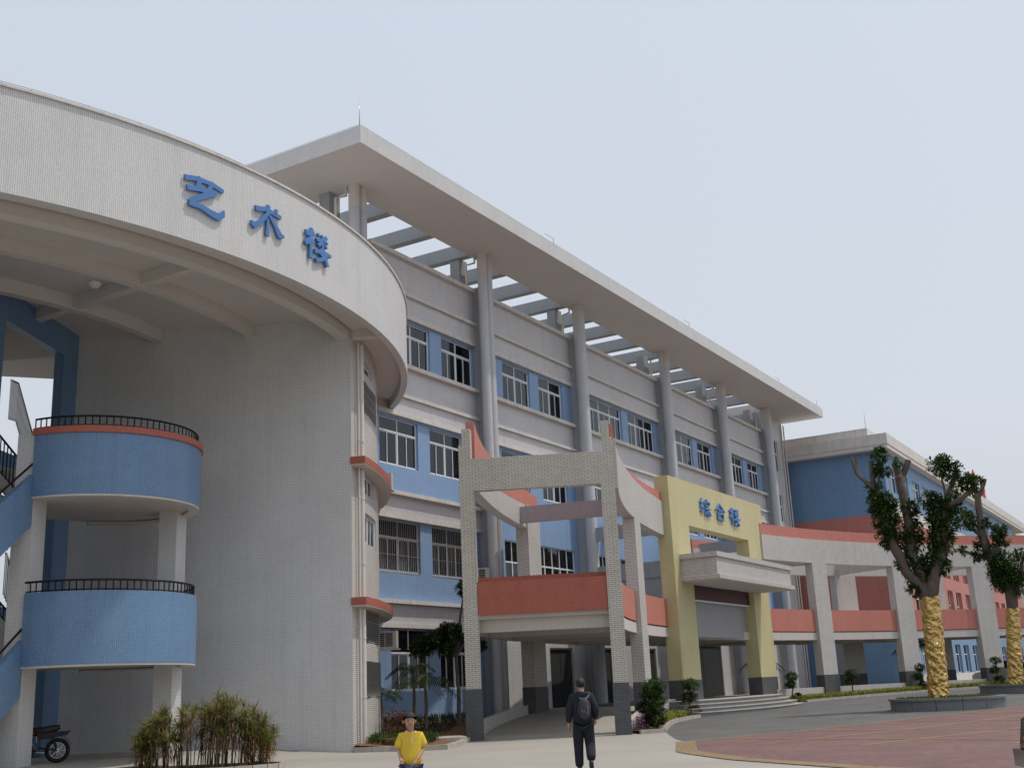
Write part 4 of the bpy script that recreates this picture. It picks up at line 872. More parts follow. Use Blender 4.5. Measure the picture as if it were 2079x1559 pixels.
for c, r, z, lb in (((46.6, 9.3), 2.05, .16, 'round grey granite tree planter in front, holding the nearer gold wrapped tree'), ((63.0, 8.2), 2.7, .36, 'round grey granite tree planter at the right edge, holding the farther gold wrapped tree')):
    t = thing('tree_planter', lb, 'planter', (c[0], c[1], z), 0, 'round granite tree planters')
    n = 14
    for i in range(n):
        a0, a1 = i*360/n+.3, (i+1)*360/n-.3; mb = MB(); mb.arc(c, r-.2, r, a0, a1, z-.1, z+.34, 3); mb.build('wall_stone', MT['granite'], t)
        mb = MB(); mb.arc(c, r-.26, r+.06, a0, a1, z+.342, z+.43, 3); mb.build('coping_stone', MT['granite'], t)
    mb = MB(); mb.arc(c, .02, r-.2, 0, 360, z, z+.33, 24); mb.build('soil', MT['soil'], t)
    mb = MB()
    for _ in range(2600):
        a = random.uniform(0, 6.283); q = r*.9*math.sqrt(random.random()); leaf(mb, Vector((c[0]+q*math.cos(a), c[1]+q*math.sin(a), z+.33)), rv()*.5+Vector((0, 0, 1)), random.uniform(.08, .2), .03, .1)
    kind(mb.build('grass', MT['grass'], t))
# ground cover ----------------------------------------------------------
def cover(name, ts, r0, r1, n, m, lab, ln=.2, hmax=.2):
    mb = MB()
    for _ in range(n):
        t = random.uniform(*ts); r = random.uniform(r0, r1); x, y = pol(CC, r, t); z = hg(x)+.08
        for _ in range(5): leaf(mb, Vector((x, y, z+random.uniform(0, hmax))), rv()+Vector((0, 0, .5)), ln*random.uniform(.6, 1.2), .035, .3)
    o = mb.build(name, MT[m]); return reg(o, lab, 'ground cover', kind='stuff')
cover('ground_cover', (96.5, 111), 35.75, 36.45, 1700, 'cover', 'low yellow green ground cover in the bed left of the entrance steps')
cover('ground_cover', (40, 78), 35.7, 36.35, 3400, 'cover', 'long strip of yellow green ground cover right of the entrance steps')
mb = MB()
for _ in range(700):
    t = random.uniform(101, 114); r = random.uniform(36.1, 36.6) if t > 104 else random.uniform(36.3, 36.6); x, y = pol(CC, r, t)
    for _ in range(4): leaf(mb, Vector((x, y, hg(x)+.1+random.uniform(0, .3))), rv()+Vector((0, 0, .5)), .09, .06, .2)
reg(mb.build('mauve_plants', MT['mauve']), 'mauve flowering plants along the low wall by the gate', 'flowers', kind='stuff')
# cloud-pruned shrubs -----------------------------------------------------
def topiary(p, z, h, label, tiers):
    t = thing('pruned_shrub', label, 'shrub', (*p, z), 0, 'small cloud pruned shrubs in the front beds'); mb = MB(); a = random.uniform(0, 6)
    pts = [Vector((*p, z-.05))+Vector((.05*math.sin(a+i*1.3), .05*math.cos(a+i*1.7), i*h/6)) for i in range(6)]
    mb.tube(pts, [.045, .04, .037, .033, .028, .02], 8)
    for f, r, dx, dy in tiers:
        q = pts[min(5, int(f*5))]; mb.tube([q, Vector((p[0]+dx, p[1]+dy, z+h*f))], [.022, .015], 6)
    mb.build('trunk', MT['stem'], t)
    for f, r, dx, dy in tiers:
        mb = MB(); clump(mb, (p[0]+dx, p[1]+dy, z+h*f), r, int(900*(r/.3)**2), .075, .05, .5, .62); kind(mb.build('foliage', MT['leafdark' if f < .5 else 'leaf'], t))  # lower tiers take the leaf colour that has shade painted in
D_ = (.35, -.94)
topiary((35.75, 16.45), .13, 1.42, 'largest pruned shrub, beside the gate column', [(.93, .40, .05, -.1), (.78, .3, .35, .1), (.48, .36, -.1, .1), (.22, .34, .15, -.05)])
topiary((36.9, 17.05), .14, 1.25, 'bushy pruned shrub, second from the gate column', [(.88, .28, 0, 0), (.45, .34, .1, -.1), (.15, .3, 0, .1)])
topiary((40.3, 18.36), .18, 1.35, 'slim pruned shrub in front of the curved low wall, left of the yellow portal', [(.9, .28, 0, 0), (.55, .27, .1, -.1), (.15, .26, .1, 0)])
topiary((45.3, 19.1), .25, 1.3, 'pruned shrub of three tiers standing before the left yellow post', [(.92, .36, 0, 0), (.55, .33, 0, .05), (.12, .3, .15, -.1)])
topiary((58.74, 19.14), .4, 1.35, 'pruned shrub just right of the entrance steps', [(.9, .3, 0, 0), (.6, .28, 0, .1), (.2, .24, .1, -.2)])
topiary((63.87, 17.49), .48, 1.3, 'pruned shrub between the first and second white columns right of the portal', [(.92, .32, 0, 0), (.6, .25, -.1, .1)])
topiary((68.98, 15.05), .55, 1.4, 'pruned shrub just left of the gold wrapped trunk', [(.9, .3, 0, 0), (.55, .3, 0, .1), (.25, .25, 0, -.1)])
topiary((73.6, 11.68), .6, 1.5, 'pruned shrub between the two gold wrapped trees', [(.95, .3, 0, 0), (.6, .3, 0, .1), (.25, .3, .1, -.1)])
# dracaena clump --------------------------------------------------------
kd = [(20.2+1.05*math.cos(a)*(-.45)+1.9*math.sin(a)*.72, 20.95+1.05*math.cos(a)*(-.89)-1.9*math.sin(a)*.69) for a in [i*2*math.pi/26 for i in range(27)]]
def hgl(x, y): return hg(x)+hl(x, y)
kerb('bush_kerb', kd, ln=.5, h=.12, w=.1, hf=hgl)
terrain('bush_bed', [(20.2+(x-20.2)*.96, 20.95+(y-20.95)*.96) for x, y in kd[:-1]], lambda x, y: hgl(x, y)+.09+.06*math.sin(x*3)*math.cos(y*4), 'soil', .3)
DG = thing('dracaena_clump', 'tall clump of spiky dracaena on bare canes in a kerbed bed before the staircase', 'shrub', (20.5, 20.8, .1))
rm = []
for k in range(5):
    mb = MB()
    for _ in range(46): d = Vector((random.gauss(0, 1), random.gauss(0, 1), random.uniform(-.25, 1.5))); leaf(mb, Vector((0, 0, random.uniform(-.06, .06))), d, random.uniform(.26, .48), .03, random.uniform(.05, .4), seg=3)
    rm.append(mb.mesh('rosette', MT['drac'] if k < 4 else MT['dracdry']))
dryl = []
for k in range(3):
    mb = MB()
    for _ in range(22): d = Vector((random.gauss(0, 1), random.gauss(0, 1), random.uniform(-1.6, .1))); leaf(mb, Vector((0, 0, random.uniform(-.25, .05))), d, random.uniform(.2, .38), .026, random.uniform(.1, .5), seg=2)
    dryl.append(mb.mesh('dry_leaves', MT['dracdry']))
ax = Vector((.72, -.69, 0)); bx = Vector((.69, .72, 0))
for i in range(120):
    s = random.uniform(-1, 1); u = random.uniform(-1, 1)*math.sqrt(1-s*s*.8)
    p = Vector((20.25, 20.95, 0))+ax*s*1.5+bx*u*.75; z0 = hgl(p.x, p.y)+.08
    H = (1.48-.8*abs(s-.08)**2.2)*random.uniform(.45, 1.05); H = max(.3, H)
    lean = Vector((random.gauss(0, .1), random.gauss(0, .1), 0))+ax*s*.1; q = [Vector((p.x, p.y, z0))+lean*t*t*H+Vector((0, 0, t*H)) for t in (0, .33, .66, 1)]
    mb = MB(); mb.tube(q, [.014, .013, .012, .010], 6); st = mb.build('cane', MT['stem'], DG)
    m = Matrix.Translation(q[-1]) @ Matrix.Rotation(random.uniform(0, 6.28), 4, 'Z') @ Matrix.Rotation(random.gauss(0, .25), 4, 'X') @ Matrix.Scale(random.uniform(.8, 1.2), 4)
    inst('rosette', rm[random.choice((0, 1, 2, 3, 0, 1, 4))], DG, m)
    if random.random() < .75: inst('dry_leaves', random.choice(dryl), DG, Matrix.Translation(q[-1]-Vector((0, 0, .12))) @ Matrix.Rotation(random.uniform(0, 6.28), 4, 'Z'))
# garden plants by the facade ---------------------------------------------
t = thing('potted_plant', 'small bare stemmed dracaena in a terracotta pot at the corner of the curved building', 'potted plant', (27.75, 21.2, .1))
mb = MB(); mb.lathe([(0, 0), (.10, 0), (.15, .2), (.165, .2), (.165, .24), (.13, .24), (.12, .18), (0, .18)], (27.75, 21.2, .1), 16); mb.build('pot', MT['terracotta'], t)
mb = MB(); mb.tube([(27.75, 21.2, .28), (27.72, 21.24, .5), (27.77, 21.2, .7), (27.74, 21.22, .92)], .012, 6); mb.build('stem', MT['stem'], t)
inst('rosette', rm[1], t, Tm(27.74, 21.22, .92) @ Matrix.Scale(.62, 4))
t = thing('red_shrub', 'round reddish brown shrub at the foot of the blue facade behind the boy', 'shrub', (30.1, 22.6, .2)); mb = MB()
clump(mb, (30.1, 22.6, .62), .52, 1500, .075, .045, .6, .85); mb.build('foliage', MT['shrub'], t)['kind'] = 'stuff'
mb = MB(); [mb.tube([(30.1, 22.6, .15), (30.1+.3*math.cos(k), 22.6+.3*math.sin(k), .6)], .012, 5) for k in range(6)]; mb.build('stem', MT['stem'], t)
mb = MB()
for _ in range(1500):
    x, y = random.uniform(27.4, 30.6), random.uniform(19.6, 22.6)
    if y > 20.2+(x-28)*.38 and (x-TC[0])**2+(y-TC[1])**2 > 17.7**2 and x > 27.6: [leaf(mb, Vector((x, y, hgarden(x, y))), rv()*.6+Vector((0, 0, 1)), random.uniform(.12, .34), .035, .2) for _ in range(3)]
reg(mb.build('border_plants', MT['grass']), 'low bright green plants along the garden kerb', 'ground cover', kind='stuff')
mb = MB()
for _ in range(5200):
    x, y = random.uniform(29, 41), random.uniform(20.6, 26.2)
    if y < 20.2+(x-28)*.5 or y > 26.2 or (x-CC[0])**2+(y-CC[1])**2 < 42.3**2: continue
    leaf(mb, Vector((x, y, hgarden(x, y))), rv()*.7+Vector((0, 0, 1)), random.uniform(.08, .2)+(.3 if y > 24.3 and random.random() < .6 else 0), .04, .2)
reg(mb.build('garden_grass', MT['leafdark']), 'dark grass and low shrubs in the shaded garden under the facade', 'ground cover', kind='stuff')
t = thing('stepping_stone', 'pale flat oval stone lying in the garden behind the boy', 'stone', (30.2, 21.1, .2)); mb = MB()
mb.lathe([(0, .07), (.5, .065), (.62, .03), (.62, -.1)], (0, 0, 0), 24); mb.build('slab', MT['stone'], t, Tm(30.3, 21.15, hgarden(30.3, 21.15)+.03) @ Matrix.Rotation(-.8, 4, 'Z') @ Matrix.Diagonal((1.35, .55, 1, 1)))
def small_tree(p, z, h, label, cls, r=.085, name='garden_tree'):
    t = thing(name, label, 'tree', (*p, z), 0, None); mb = MB(); pts = [Vector((*p, z-.1)), Vector((p[0]+.04, p[1], z+h*.4)), Vector((p[0]-.03, p[1]+.03, z+h*.8)), Vector((p[0], p[1], z+h))]; mb.tube(pts, [r, r*.85, r*.7, r*.5], 10)
    for c in cls: mb.tube([pts[2], (Vector(pts[3])+Vector(c[:3]))/2+Vector((0, 0, .1)), Vector(c[:3])], [r*.5, r*.35, r*.2], 6)
    mb.build('trunk', MT['bark'], t); mb = MB()
    for c in cls: clump(mb, c[:3], c[3], int(520*(c[3]/.4)**2), .22, .075, .35, .6)
    kind(mb.build('foliage', MT['leafdark'], t)); return t
gx, gy = 35.6, 24.0
small_tree((gx, gy), .45, 2.9, 'slender garden tree with long drooping leaves, just left of the brick gate column',
  [(34.9, 24.5, 3.4, .45), (35.4, 24.1, 3.75, .45), (35.9, 23.7, 3.6, .4), (34.5, 24.8, 3.15, .4), (36.2, 23.5, 3.25, .35), (35.2, 24.2, 3.1, .3), (35.6, 23.6, 5.15, .24), (35.75, 23.6, 5.45, .18)])
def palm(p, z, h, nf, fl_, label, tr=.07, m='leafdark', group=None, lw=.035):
    t = thing('palm', label, 'palm', (*p, z), 0, group); mb = MB(); mb.tube([(*p, z-.1), (p[0]+.05, p[1], z+h*.5), (*p, z+h)], [tr, tr*.8, tr*.7], 8); mb.build('trunk', MT['bark'], t)
    for i in range(nf):
        a = 2.4*i; el = random.uniform(.3, 1.2); mb = MB(); prev = None
        for k in range(15):
            f = k/14; q = Vector((*p, z+h))+Vector((math.cos(a)*math.cos(el), math.sin(a)*math.cos(el), math.sin(el)))*fl_*f-Vector((0, 0, fl_*.75*f*f))
            if prev is not None:
                mb.bar(prev, q, .012); d = (q-prev).normalized(); s = d.cross(Vector((0, 0, 1))).normalized()
                for sg_ in (-1, 1): leaf(mb, q, s*sg_+d*.7-Vector((0, 0, .25)), fl_*.36*(1-f*.65), lw, .25)
            prev = q
        mb.build('frond', MT[m], t)
palm((33.0, 23.6), .38, 1.5, 15, 1.35, 'dark feathery palm in the shaded garden behind the boy'); palm((34.1, 24.9), .45, 1.9, 12, 1.2, 'second dark palm against the blue facade, behind the feathery one')
palm((31.3, 24.2), .42, 1.15, 9, .95, 'small thin palm nearest the curved building')
palm((74.8, 16.4), .6, 2.4, 14, 1.7, 'young green palm seen between the right columns, in front of the wing', m='leaf', lw=.08)
palm((62.2, 21.9), .7, 1.7, 10, 1.4, 'dark palm in the shade of the covered walk, right of the portal')
mb = MB()
for _ in range(2400):
    x, y = random.uniform(70, 84), random.uniform(11, 18.6)
    if (x-CC[0])**2+(y-CC[1])**2 > 37.4**2: [leaf(mb, Vector((x, y, .55)), rv()*.7+Vector((0, 0, 1)), random.uniform(.15, .5), .06, .2) for _ in range(2)]
reg(mb.build('lawn_plants', MT['grass']), 'green shrubs and grass between the covered walk and the right wing', 'ground cover', kind='stuff')
# ------------------------------------------------------------------ people
def skinned(name, V, E, m, parent, M_, sub=2, root=0, sm=True):
    me = bpy.data.meshes.new(name); names = list(V); me.from_pydata([V[k][0] for k in names], [(names.index(a), names.index(b)) for a, b in E], [])
    o = bpy.data.objects.new(name, me); place(o, parent, M_)
    sk = o.modifiers.new('Skin', 'SKIN'); sk.use_smooth_shade = True
    if not me.skin_vertices:
        me.attributes
    sv = me.skin_vertices[0].data if me.skin_vertices else None
    for i, k in enumerate(names):
        r = V[k][1]; sv[i].radius = r if isinstance(r, tuple) else (r, r); sv[i].use_root = (i == root)
    ss = o.modifiers.new('Sub', 'SUBSURF'); ss.levels = sub; ss.render_levels = sub
    me.materials.append(MT[m]); return o
def ensure_skin(me):
    pass
def person(p, z, ang, sc, label, body, clothes, extras, name='person'):
    t = thing(name, label, 'person', (*p, z))
    M_ = Matrix.Translation((*p, z)) @ Matrix.Rotation(ang, 4, 'Z') @ Matrix.Scale(sc, 4)
    objs = []
    for nm, V, E, m in [('body', *body, 'skin')]+clothes:
        bm = bmesh.new(); 
        me = bpy.data.meshes.new(nm); names = list(V); me.from_pydata([V[k][0] for k in names], [(names.index(a), names.index(b)) for a, b in E], [])
        bm.from_mesh(me); L_ = bm.verts.layers.skin.verify(); bm.verts.ensure_lookup_table()
        for i, k in enumerate(names):
            r = V[k][1]; bm.verts[i][L_].radius = r if isinstance(r, tuple) else (r, r); bm.verts[i][L_].use_root = (i == 0)
        bm.to_mesh(me); bm.free(); me.materials.append(MT[m])
        o = bpy.data.objects.new(nm, me); place(o, t, M_)
        a = o.modifiers.new('Skin', 'SKIN'); a.use_smooth_shade = True; a.use_x_symmetry = False
        s = o.modifiers.new('Sub', 'SUBSURF'); s.levels = 2; s.render_levels = 2; objs.append(o)
    for nm, mb, m in extras: mb.build(nm, MT[m], t, M_)
    return t
def ell(mb, c, r, n=12, rings=8, z0=-1., z1=1., cut=None):
    for i in range(rings):
        a, b = -math.pi/2+math.pi*i/rings, -math.pi/2+math.pi*(i+1)/rings
        if math.sin(b) <= z0+1e-6 or math.sin(a) >= z1-1e-6: continue
        for j in range(n):
            u, v = 2*math.pi*j/n, 2*math.pi*(j+1)/n
            P = lambda A, B: (c[0]+r[0]*math.cos(A)*math.cos(B), c[1]+r[1]*math.cos(A)*math.sin(B), c[2]+r[2]*math.sin(A))
            q = [P(a, u), P(a, v), P(b, v), P(b, u)]
            if cut and cut(sum(x[0] for x in q)/4-c[0], sum(x[1] for x in q)/4-c[1], sum(x[2] for x in q)/4-c[2]): continue
            if i == 0: q = [q[0], q[2], q[3]]
            elif i == rings-1: q = q[:3]
            mb.face(q, None, True)
def hand(mb, w, d, up=(1, 0, 0), s=1.):
    """palm and five fingers from wrist w along direction d; up points to the thumb side"""
    w = Vector(w); d = Vector(d).normalized(); u = Vector(up); u = (u-d*u.dot(d)).normalized(); n = d.cross(u)
    mb.tube([w-d*.01*s, w+d*.03*s, w+d*.085*s], [.024*s, .034*s, .030*s], 8)
    for i, ln in enumerate((.062, .072, .068, .052)):
        b = w+d*.085*s+u*(.024-.016*i)*s; mb.tube([b-d*.02*s, b+d*ln*.5*s+n*.004*s, b+d*ln*.9*s+n*.022*s], [.010*s, .009*s, .006*s], 6)
    b = w+d*.03*s+u*.026*s; mb.tube([b, b+d*.035*s+u*.022*s, b+d*.07*s+u*.024*s+n*.012*s], [.012*s, .011*s, .007*s], 6)
# man walking away ------------------------------------------------------
mV = dict(pel=((0, 0, .88), (.13, .09)), sp=((0, .0, 1.06), (.12, .08)), ch=((0, 0, 1.26), (.14, .085)), nk0=((0, .0, 1.38), .06), nk=((0, .01, 1.44), .052), h0=((-.01, .04, 1.50), .062), h1=((-.01, .035, 1.565), .082), h2=((-.01, .025, 1.63), .06),
          ls=((-.15, 0, 1.35), .055), le=((-.235, -.03, 1.10), .042), lw=((-.265, .02, .86), .027), rs=((.15, 0, 1.35), .055), re=((.235, -.05, 1.10), .042), rw=((.225, .12, .92), .027),
          lh=((-.085, 0, .84), .085), lk=((-.10, .07, .47), .055), la=((-.10, .03, .09), .038), rh=((.085, 0, .84), .085), rk=((.10, .10, .46), .055), ra=((.115, -.22, .24), .038))
mE = [('pel', 'sp'), ('sp', 'ch'), ('ch', 'nk0'), ('nk0', 'nk'), ('nk', 'h0'), ('h0', 'h1'), ('h1', 'h2'), ('ch', 'ls'), ('ls', 'le'), ('le', 'lw'), ('ch', 'rs'), ('rs', 're'), ('re', 'rw'), ('pel', 'lh'), ('lh', 'lk'), ('lk', 'la'), ('pel', 'rh'), ('rh', 'rk'), ('rk', 'ra')]
jV = dict(hem=((0, -.0, .76), (.21, .16)), w=((0, 0, .98), (.20, .15)), c=((0, -.005, 1.20), (.21, .15)), s=((0, 0, 1.345), (.15, .11)), col=((0, .0, 1.44), (.085, .085)),
          ls=((-.165, 0, 1.33), .09), le=((-.25, -.03, 1.09), .082), lw=((-.272, .02, .86), .062), rs=((.165, 0, 1.33), .09), re=((.25, -.05, 1.09), .082), rw=((.232, .12, .92), .062))
jE = [('c', 'w'), ('w', 'hem'), ('c', 's'), ('s', 'col'), ('s', 'ls'), ('ls', 'le'), ('le', 'lw'), ('s', 'rs'), ('rs', 're'), ('re', 'rw')]
jV = {k: jV[k] for k in ('c', 'hem', 'w', 's', 'col', 'ls', 'le', 'lw', 'rs', 're', 'rw')}
tV = dict(p=((0, 0, .92), (.17, .13)), lh=((-.09, 0, .80), .125), lt=((-.105, .045, .62), .115), lk=((-.11, .07, .46), .10), lc=((-.11, .05, .28), .092), la=((-.11, .02, .05), .085), rh=((.09, 0, .80), .125), rt=((.10, .055, .62), .115), rk=((.11, .085, .46), .104), rc=((.12, -.07, .34), .098), ra=((.125, -.22, .20), .09))
tE = [('p', 'lh'), ('lh', 'lt'), ('lt', 'lk'), ('lk', 'lc'), ('lc', 'la'), ('p', 'rh'), ('rh', 'rt'), ('rt', 'rk'), ('rk', 'rc'), ('rc', 'ra')]
sV = dict(a=((-.105, -.03, .06), (.045, .045)), b=((-.108, .1, .045), (.05, .04)), c=((-.11, .2, .03), (.038, .025)))
sV2 = dict(a=((.12, -.27, .20), (.045, .045)), b=((.125, -.23, .08), (.05, .04)), c=((.125, -.19, .02), (.038, .025)))
hr = MB(); ell(hr, (-.01, .018, 1.585), (.092, .103, .098), 20, 14, cut=lambda x, y, z: (y > .045 and z < .045) or z < -.07)
bp = MB(); ell(bp, (.045, -.165, 1.12), (.125, .085, .20), 14, 12, z1=.92); ell(bp, (.045, -.22, 1.02), (.09, .05, .10), 12, 8)
stp = MB(); stp.tube([(-.10, -.09, 1.37), (-.02, -.125, 1.31), (.03, -.17, 1.30)], .02, 6); stp.tube([(.15, -.09, 1.37), (.10, -.125, 1.31), (.05, -.17, 1.30)], .02, 6)
stp.tube([(-.105, -.07, 1.39), (-.11, .02, 1.41), (-.12, .09, 1.34)], .02, 6); stp.tube([(.155, -.07, 1.39), (.14, .02, 1.41), (.13, .09, 1.34)], .02, 6); stp.tube([(.03, -.175, 1.32), (.0, -.25, 1.1), (.045, -.255, .98)], .008, 5); stp.tube([(.05, -.175, 1.32), (.11, -.24, 1.14), (.12, -.24, 1.02)], .012, 5)
hd = MB(); hand(hd, (-.267, .025, .86), (-.02, .06, -1), (.4, 1, 0)); hd2 = MB(); hand(hd2, (.225, .12, .92), (-.1, .55, -.75), (-1, .2, 0))
ears = MB()
for x in (-.085, .066): ell(ears, (x, .02, 1.565), (.012, .02, .03), 8, 6)
ell(ears, (-.035, .122, 1.555), (.011, .018, .016), 8, 6); ell(ears, (-.088, .075, 1.55), (.012, .012, .012), 6, 5)
hv = math.atan2(.883, .469)
mang = -math.atan2(.90, .43)
pm_ = person((20.05, 10.68), .0, mang, 1.005, 'man in dark clothes with a grey backpack walking away towards the brick gate', (mV, mE),
       [('trousers', tV, tE, 'cloth_dark'), ('jacket', jV, jE, 'cloth_dark'), ('shoe', sV, [('a', 'b'), ('b', 'c')], 'shoe'), ('shoe', sV2, [('a', 'b'), ('b', 'c')], 'shoe')],
       [('hair', hr, 'hair'), ('hand', hd, 'skin'), ('hand', hd2, 'skin'), ('face', ears, 'skin')])
bk = thing('backpack', 'grey nylon backpack on the back of the man walking away', 'backpack', (20.0, 10.6, 1.0)); Mm = Matrix.Translation((20.05, 10.68, 0)) @ Matrix.Rotation(mang, 4, 'Z')
bp.build('bag', MT['pack'], bk, Mm); stp.build('straps', MT['strap'], bk, Mm)
# boy --------------------------------------------------------------------
bV = dict(pel=((0, 0, .64), (.10, .07)), sp=((0, 0, .78), (.09, .06)), ch=((0, 0, .93), (.105, .065)), nk0=((0, 0, 1.01), .045), nk=((0, .008, 1.055), .040), h0=((.012, .03, 1.115), .055), h1=((.018, .02, 1.175), .082), h2=((.02, .012, 1.225), .06),
          rs=((.115, 0, .99), .04), re=((.165, -.02, .82), .03), rw=((.155, .07, .70), .02), ls=((-.115, 0, .99), .04), le=((-.165, .02, .81), .03), lw=((-.045, .145, .675), .02),
          lh=((-.06, 0, .61), .06), lk=((-.07, .02, .34), .042), la=((-.07, -.01, .07), .03), rh=((.06, 0, .61), .06), rk=((.07, .06, .35), .042), ra=((.075, .05, .07), .03))
cV = dict(c=((0, 0, .89), (.165, .11)), w=((0, 0, .74), (.16, .11)), hem=((0, 0, .57), (.175, .125)), s=((0, 0, .98), (.12, .085)), nk=((0, .003, 1.03), (.06, .058)), ls=((-.12, 0, .975), .072), le=((-.172, .012, .82), .075), rs=((.12, 0, .975), .072), re=((.172, -.01, .82), .075))
cE = [('c', 'w'), ('w', 'hem'), ('c', 's'), ('s', 'nk'), ('s', 'ls'), ('ls', 'le'), ('s', 'rs'), ('rs', 're')]
qV = dict(p=((0, 0, .66), (.135, .10)), lh=((-.068, 0, .58), .098), lk=((-.08, .03, .34), .085), la=((-.08, .0, .05), .075), rh=((.068, 0, .58), .098), rk=((.08, .06, .34), .085), ra=((.085, .05, .05), .075))
qE = [('p', 'lh'), ('lh', 'lk'), ('lk', 'la'), ('p', 'rh'), ('rh', 'rk'), ('rk', 'ra')]
h2 = MB(); ell(h2, (.018, .006, 1.20), (.092, .098, .092), 24, 18, cut=lambda x, y, z: (y > .025 and z < .03+.1*abs(x)) or z < -.055 or (abs(x) > .06 and y > -.01 and z < -.01))
fe = MB(); ell(fe, (-.066, .008, 1.165), (.012, .016, .026), 8, 6); ell(fe, (.10, .008, 1.165), (.012, .016, .026), 8, 6); ell(fe, (.02, .098, 1.155), (.013, .018, .018), 8, 6)
ey = MB(); ell(ey, (-.012, .093, 1.178), (.013, .006, .0055), 8, 6); ell(ey, (.05, .092, 1.178), (.013, .006, .0055), 8, 6); ey.tube([(-.03, .09, 1.198), (-.012, .099, 1.203), (.004, .1, 1.198)], .0035, 5); ey.tube([(.036, .1, 1.198), (.052, .097, 1.203), (.068, .088, 1.198)], .0035, 5)
mo = MB(); ell(mo, (.02, .090, 1.122), (.02, .008, .0055), 10, 6)
co = MB(); 
for sx in (-1, 1):
    P = [(sx*.05, -.045, 1.055), (sx*.062, .03, 1.045), (sx*.03, .075, 1.02), (sx*.055, .095, .985), (sx*.088, .06, 1.005), (sx*.083, -.03, 1.03)]
    co.face(P if sx > 0 else P[::-1]); co.face([(x*1.0, y-.006, z-.008) for x, y, z in (P[::-1] if sx > 0 else P)])
co.face([(.05, -.045, 1.055), (.083, -.03, 1.03), (.05, -.09, 1.02), (-.05, -.09, 1.02), (-.083, -.03, 1.03), (-.05, -.045, 1.055)])
pk = MB(); pk.bar((0, .098, .99), (0, .1, .88), .012, .004, (0, 1, 0)); [ell(pk, (0, .104, z), (.004, .003, .004), 6, 4) for z in (.97, .92)]
hb1 = MB(); hand(hb1, (-.045, .145, .675), (.6, .25, -.75), (0, 1, .2), .72); hb2 = MB(); hand(hb2, (.155, .07, .70), (-.1, .6, -.6), (-1, 0, 0), .72)
s1 = dict(a=((-.075, -.02, .045), .034), b=((-.078, .07, .035), .036), c=((-.08, .13, .025), .026)); s2 = dict(a=((.08, .03, .045), .034), b=((.085, .12, .035), .036), c=((.088, .18, .025), .026))
fa = math.atan2(-.62, -.78)-math.pi/2+.13
pb_ = person((13.04, 9.58), 0, fa, 1.0, 'boy in a yellow polo shirt and blue trousers walking towards the camera', (bV, mE),
       [('trousers', qV, qE, 'cloth_navy'), ('shirt', cV, cE, 'cloth_yellow'), ('shoe', s1, [('a', 'b'), ('b', 'c')], 'shoe'), ('shoe', s2, [('a', 'b'), ('b', 'c')], 'shoe')],
       [('hair', h2, 'hair'), ('ears_and_nose', fe, 'skin'), ('eyes', ey, 'hair'), ('mouth', mo, 'terracotta'), ('collar', co, 'cloth_white'), ('placket', pk, 'cloth_white'), ('hand', hb1, 'skin'), ('hand', hb2, 'skin')])
bt = thing('blue_wrapper', 'small shiny blue packet held in the hand of the boy', 'packet', (13, 9.5, .6)); q = MB(); q.tube([(.02, .17, .61), (.03, .17, .57), (.025, .165, .54)], [.018, .022, .012], 8); ell(q, (.018, .175, .63), (.012, .01, .012), 6, 5)
q.build('packet', mat('blue_foil', (.06, .16, .45), .2, metal=.5), bt, Matrix.Translation((13.04, 9.58, 0)) @ Matrix.Rotation(fa, 4, 'Z'))
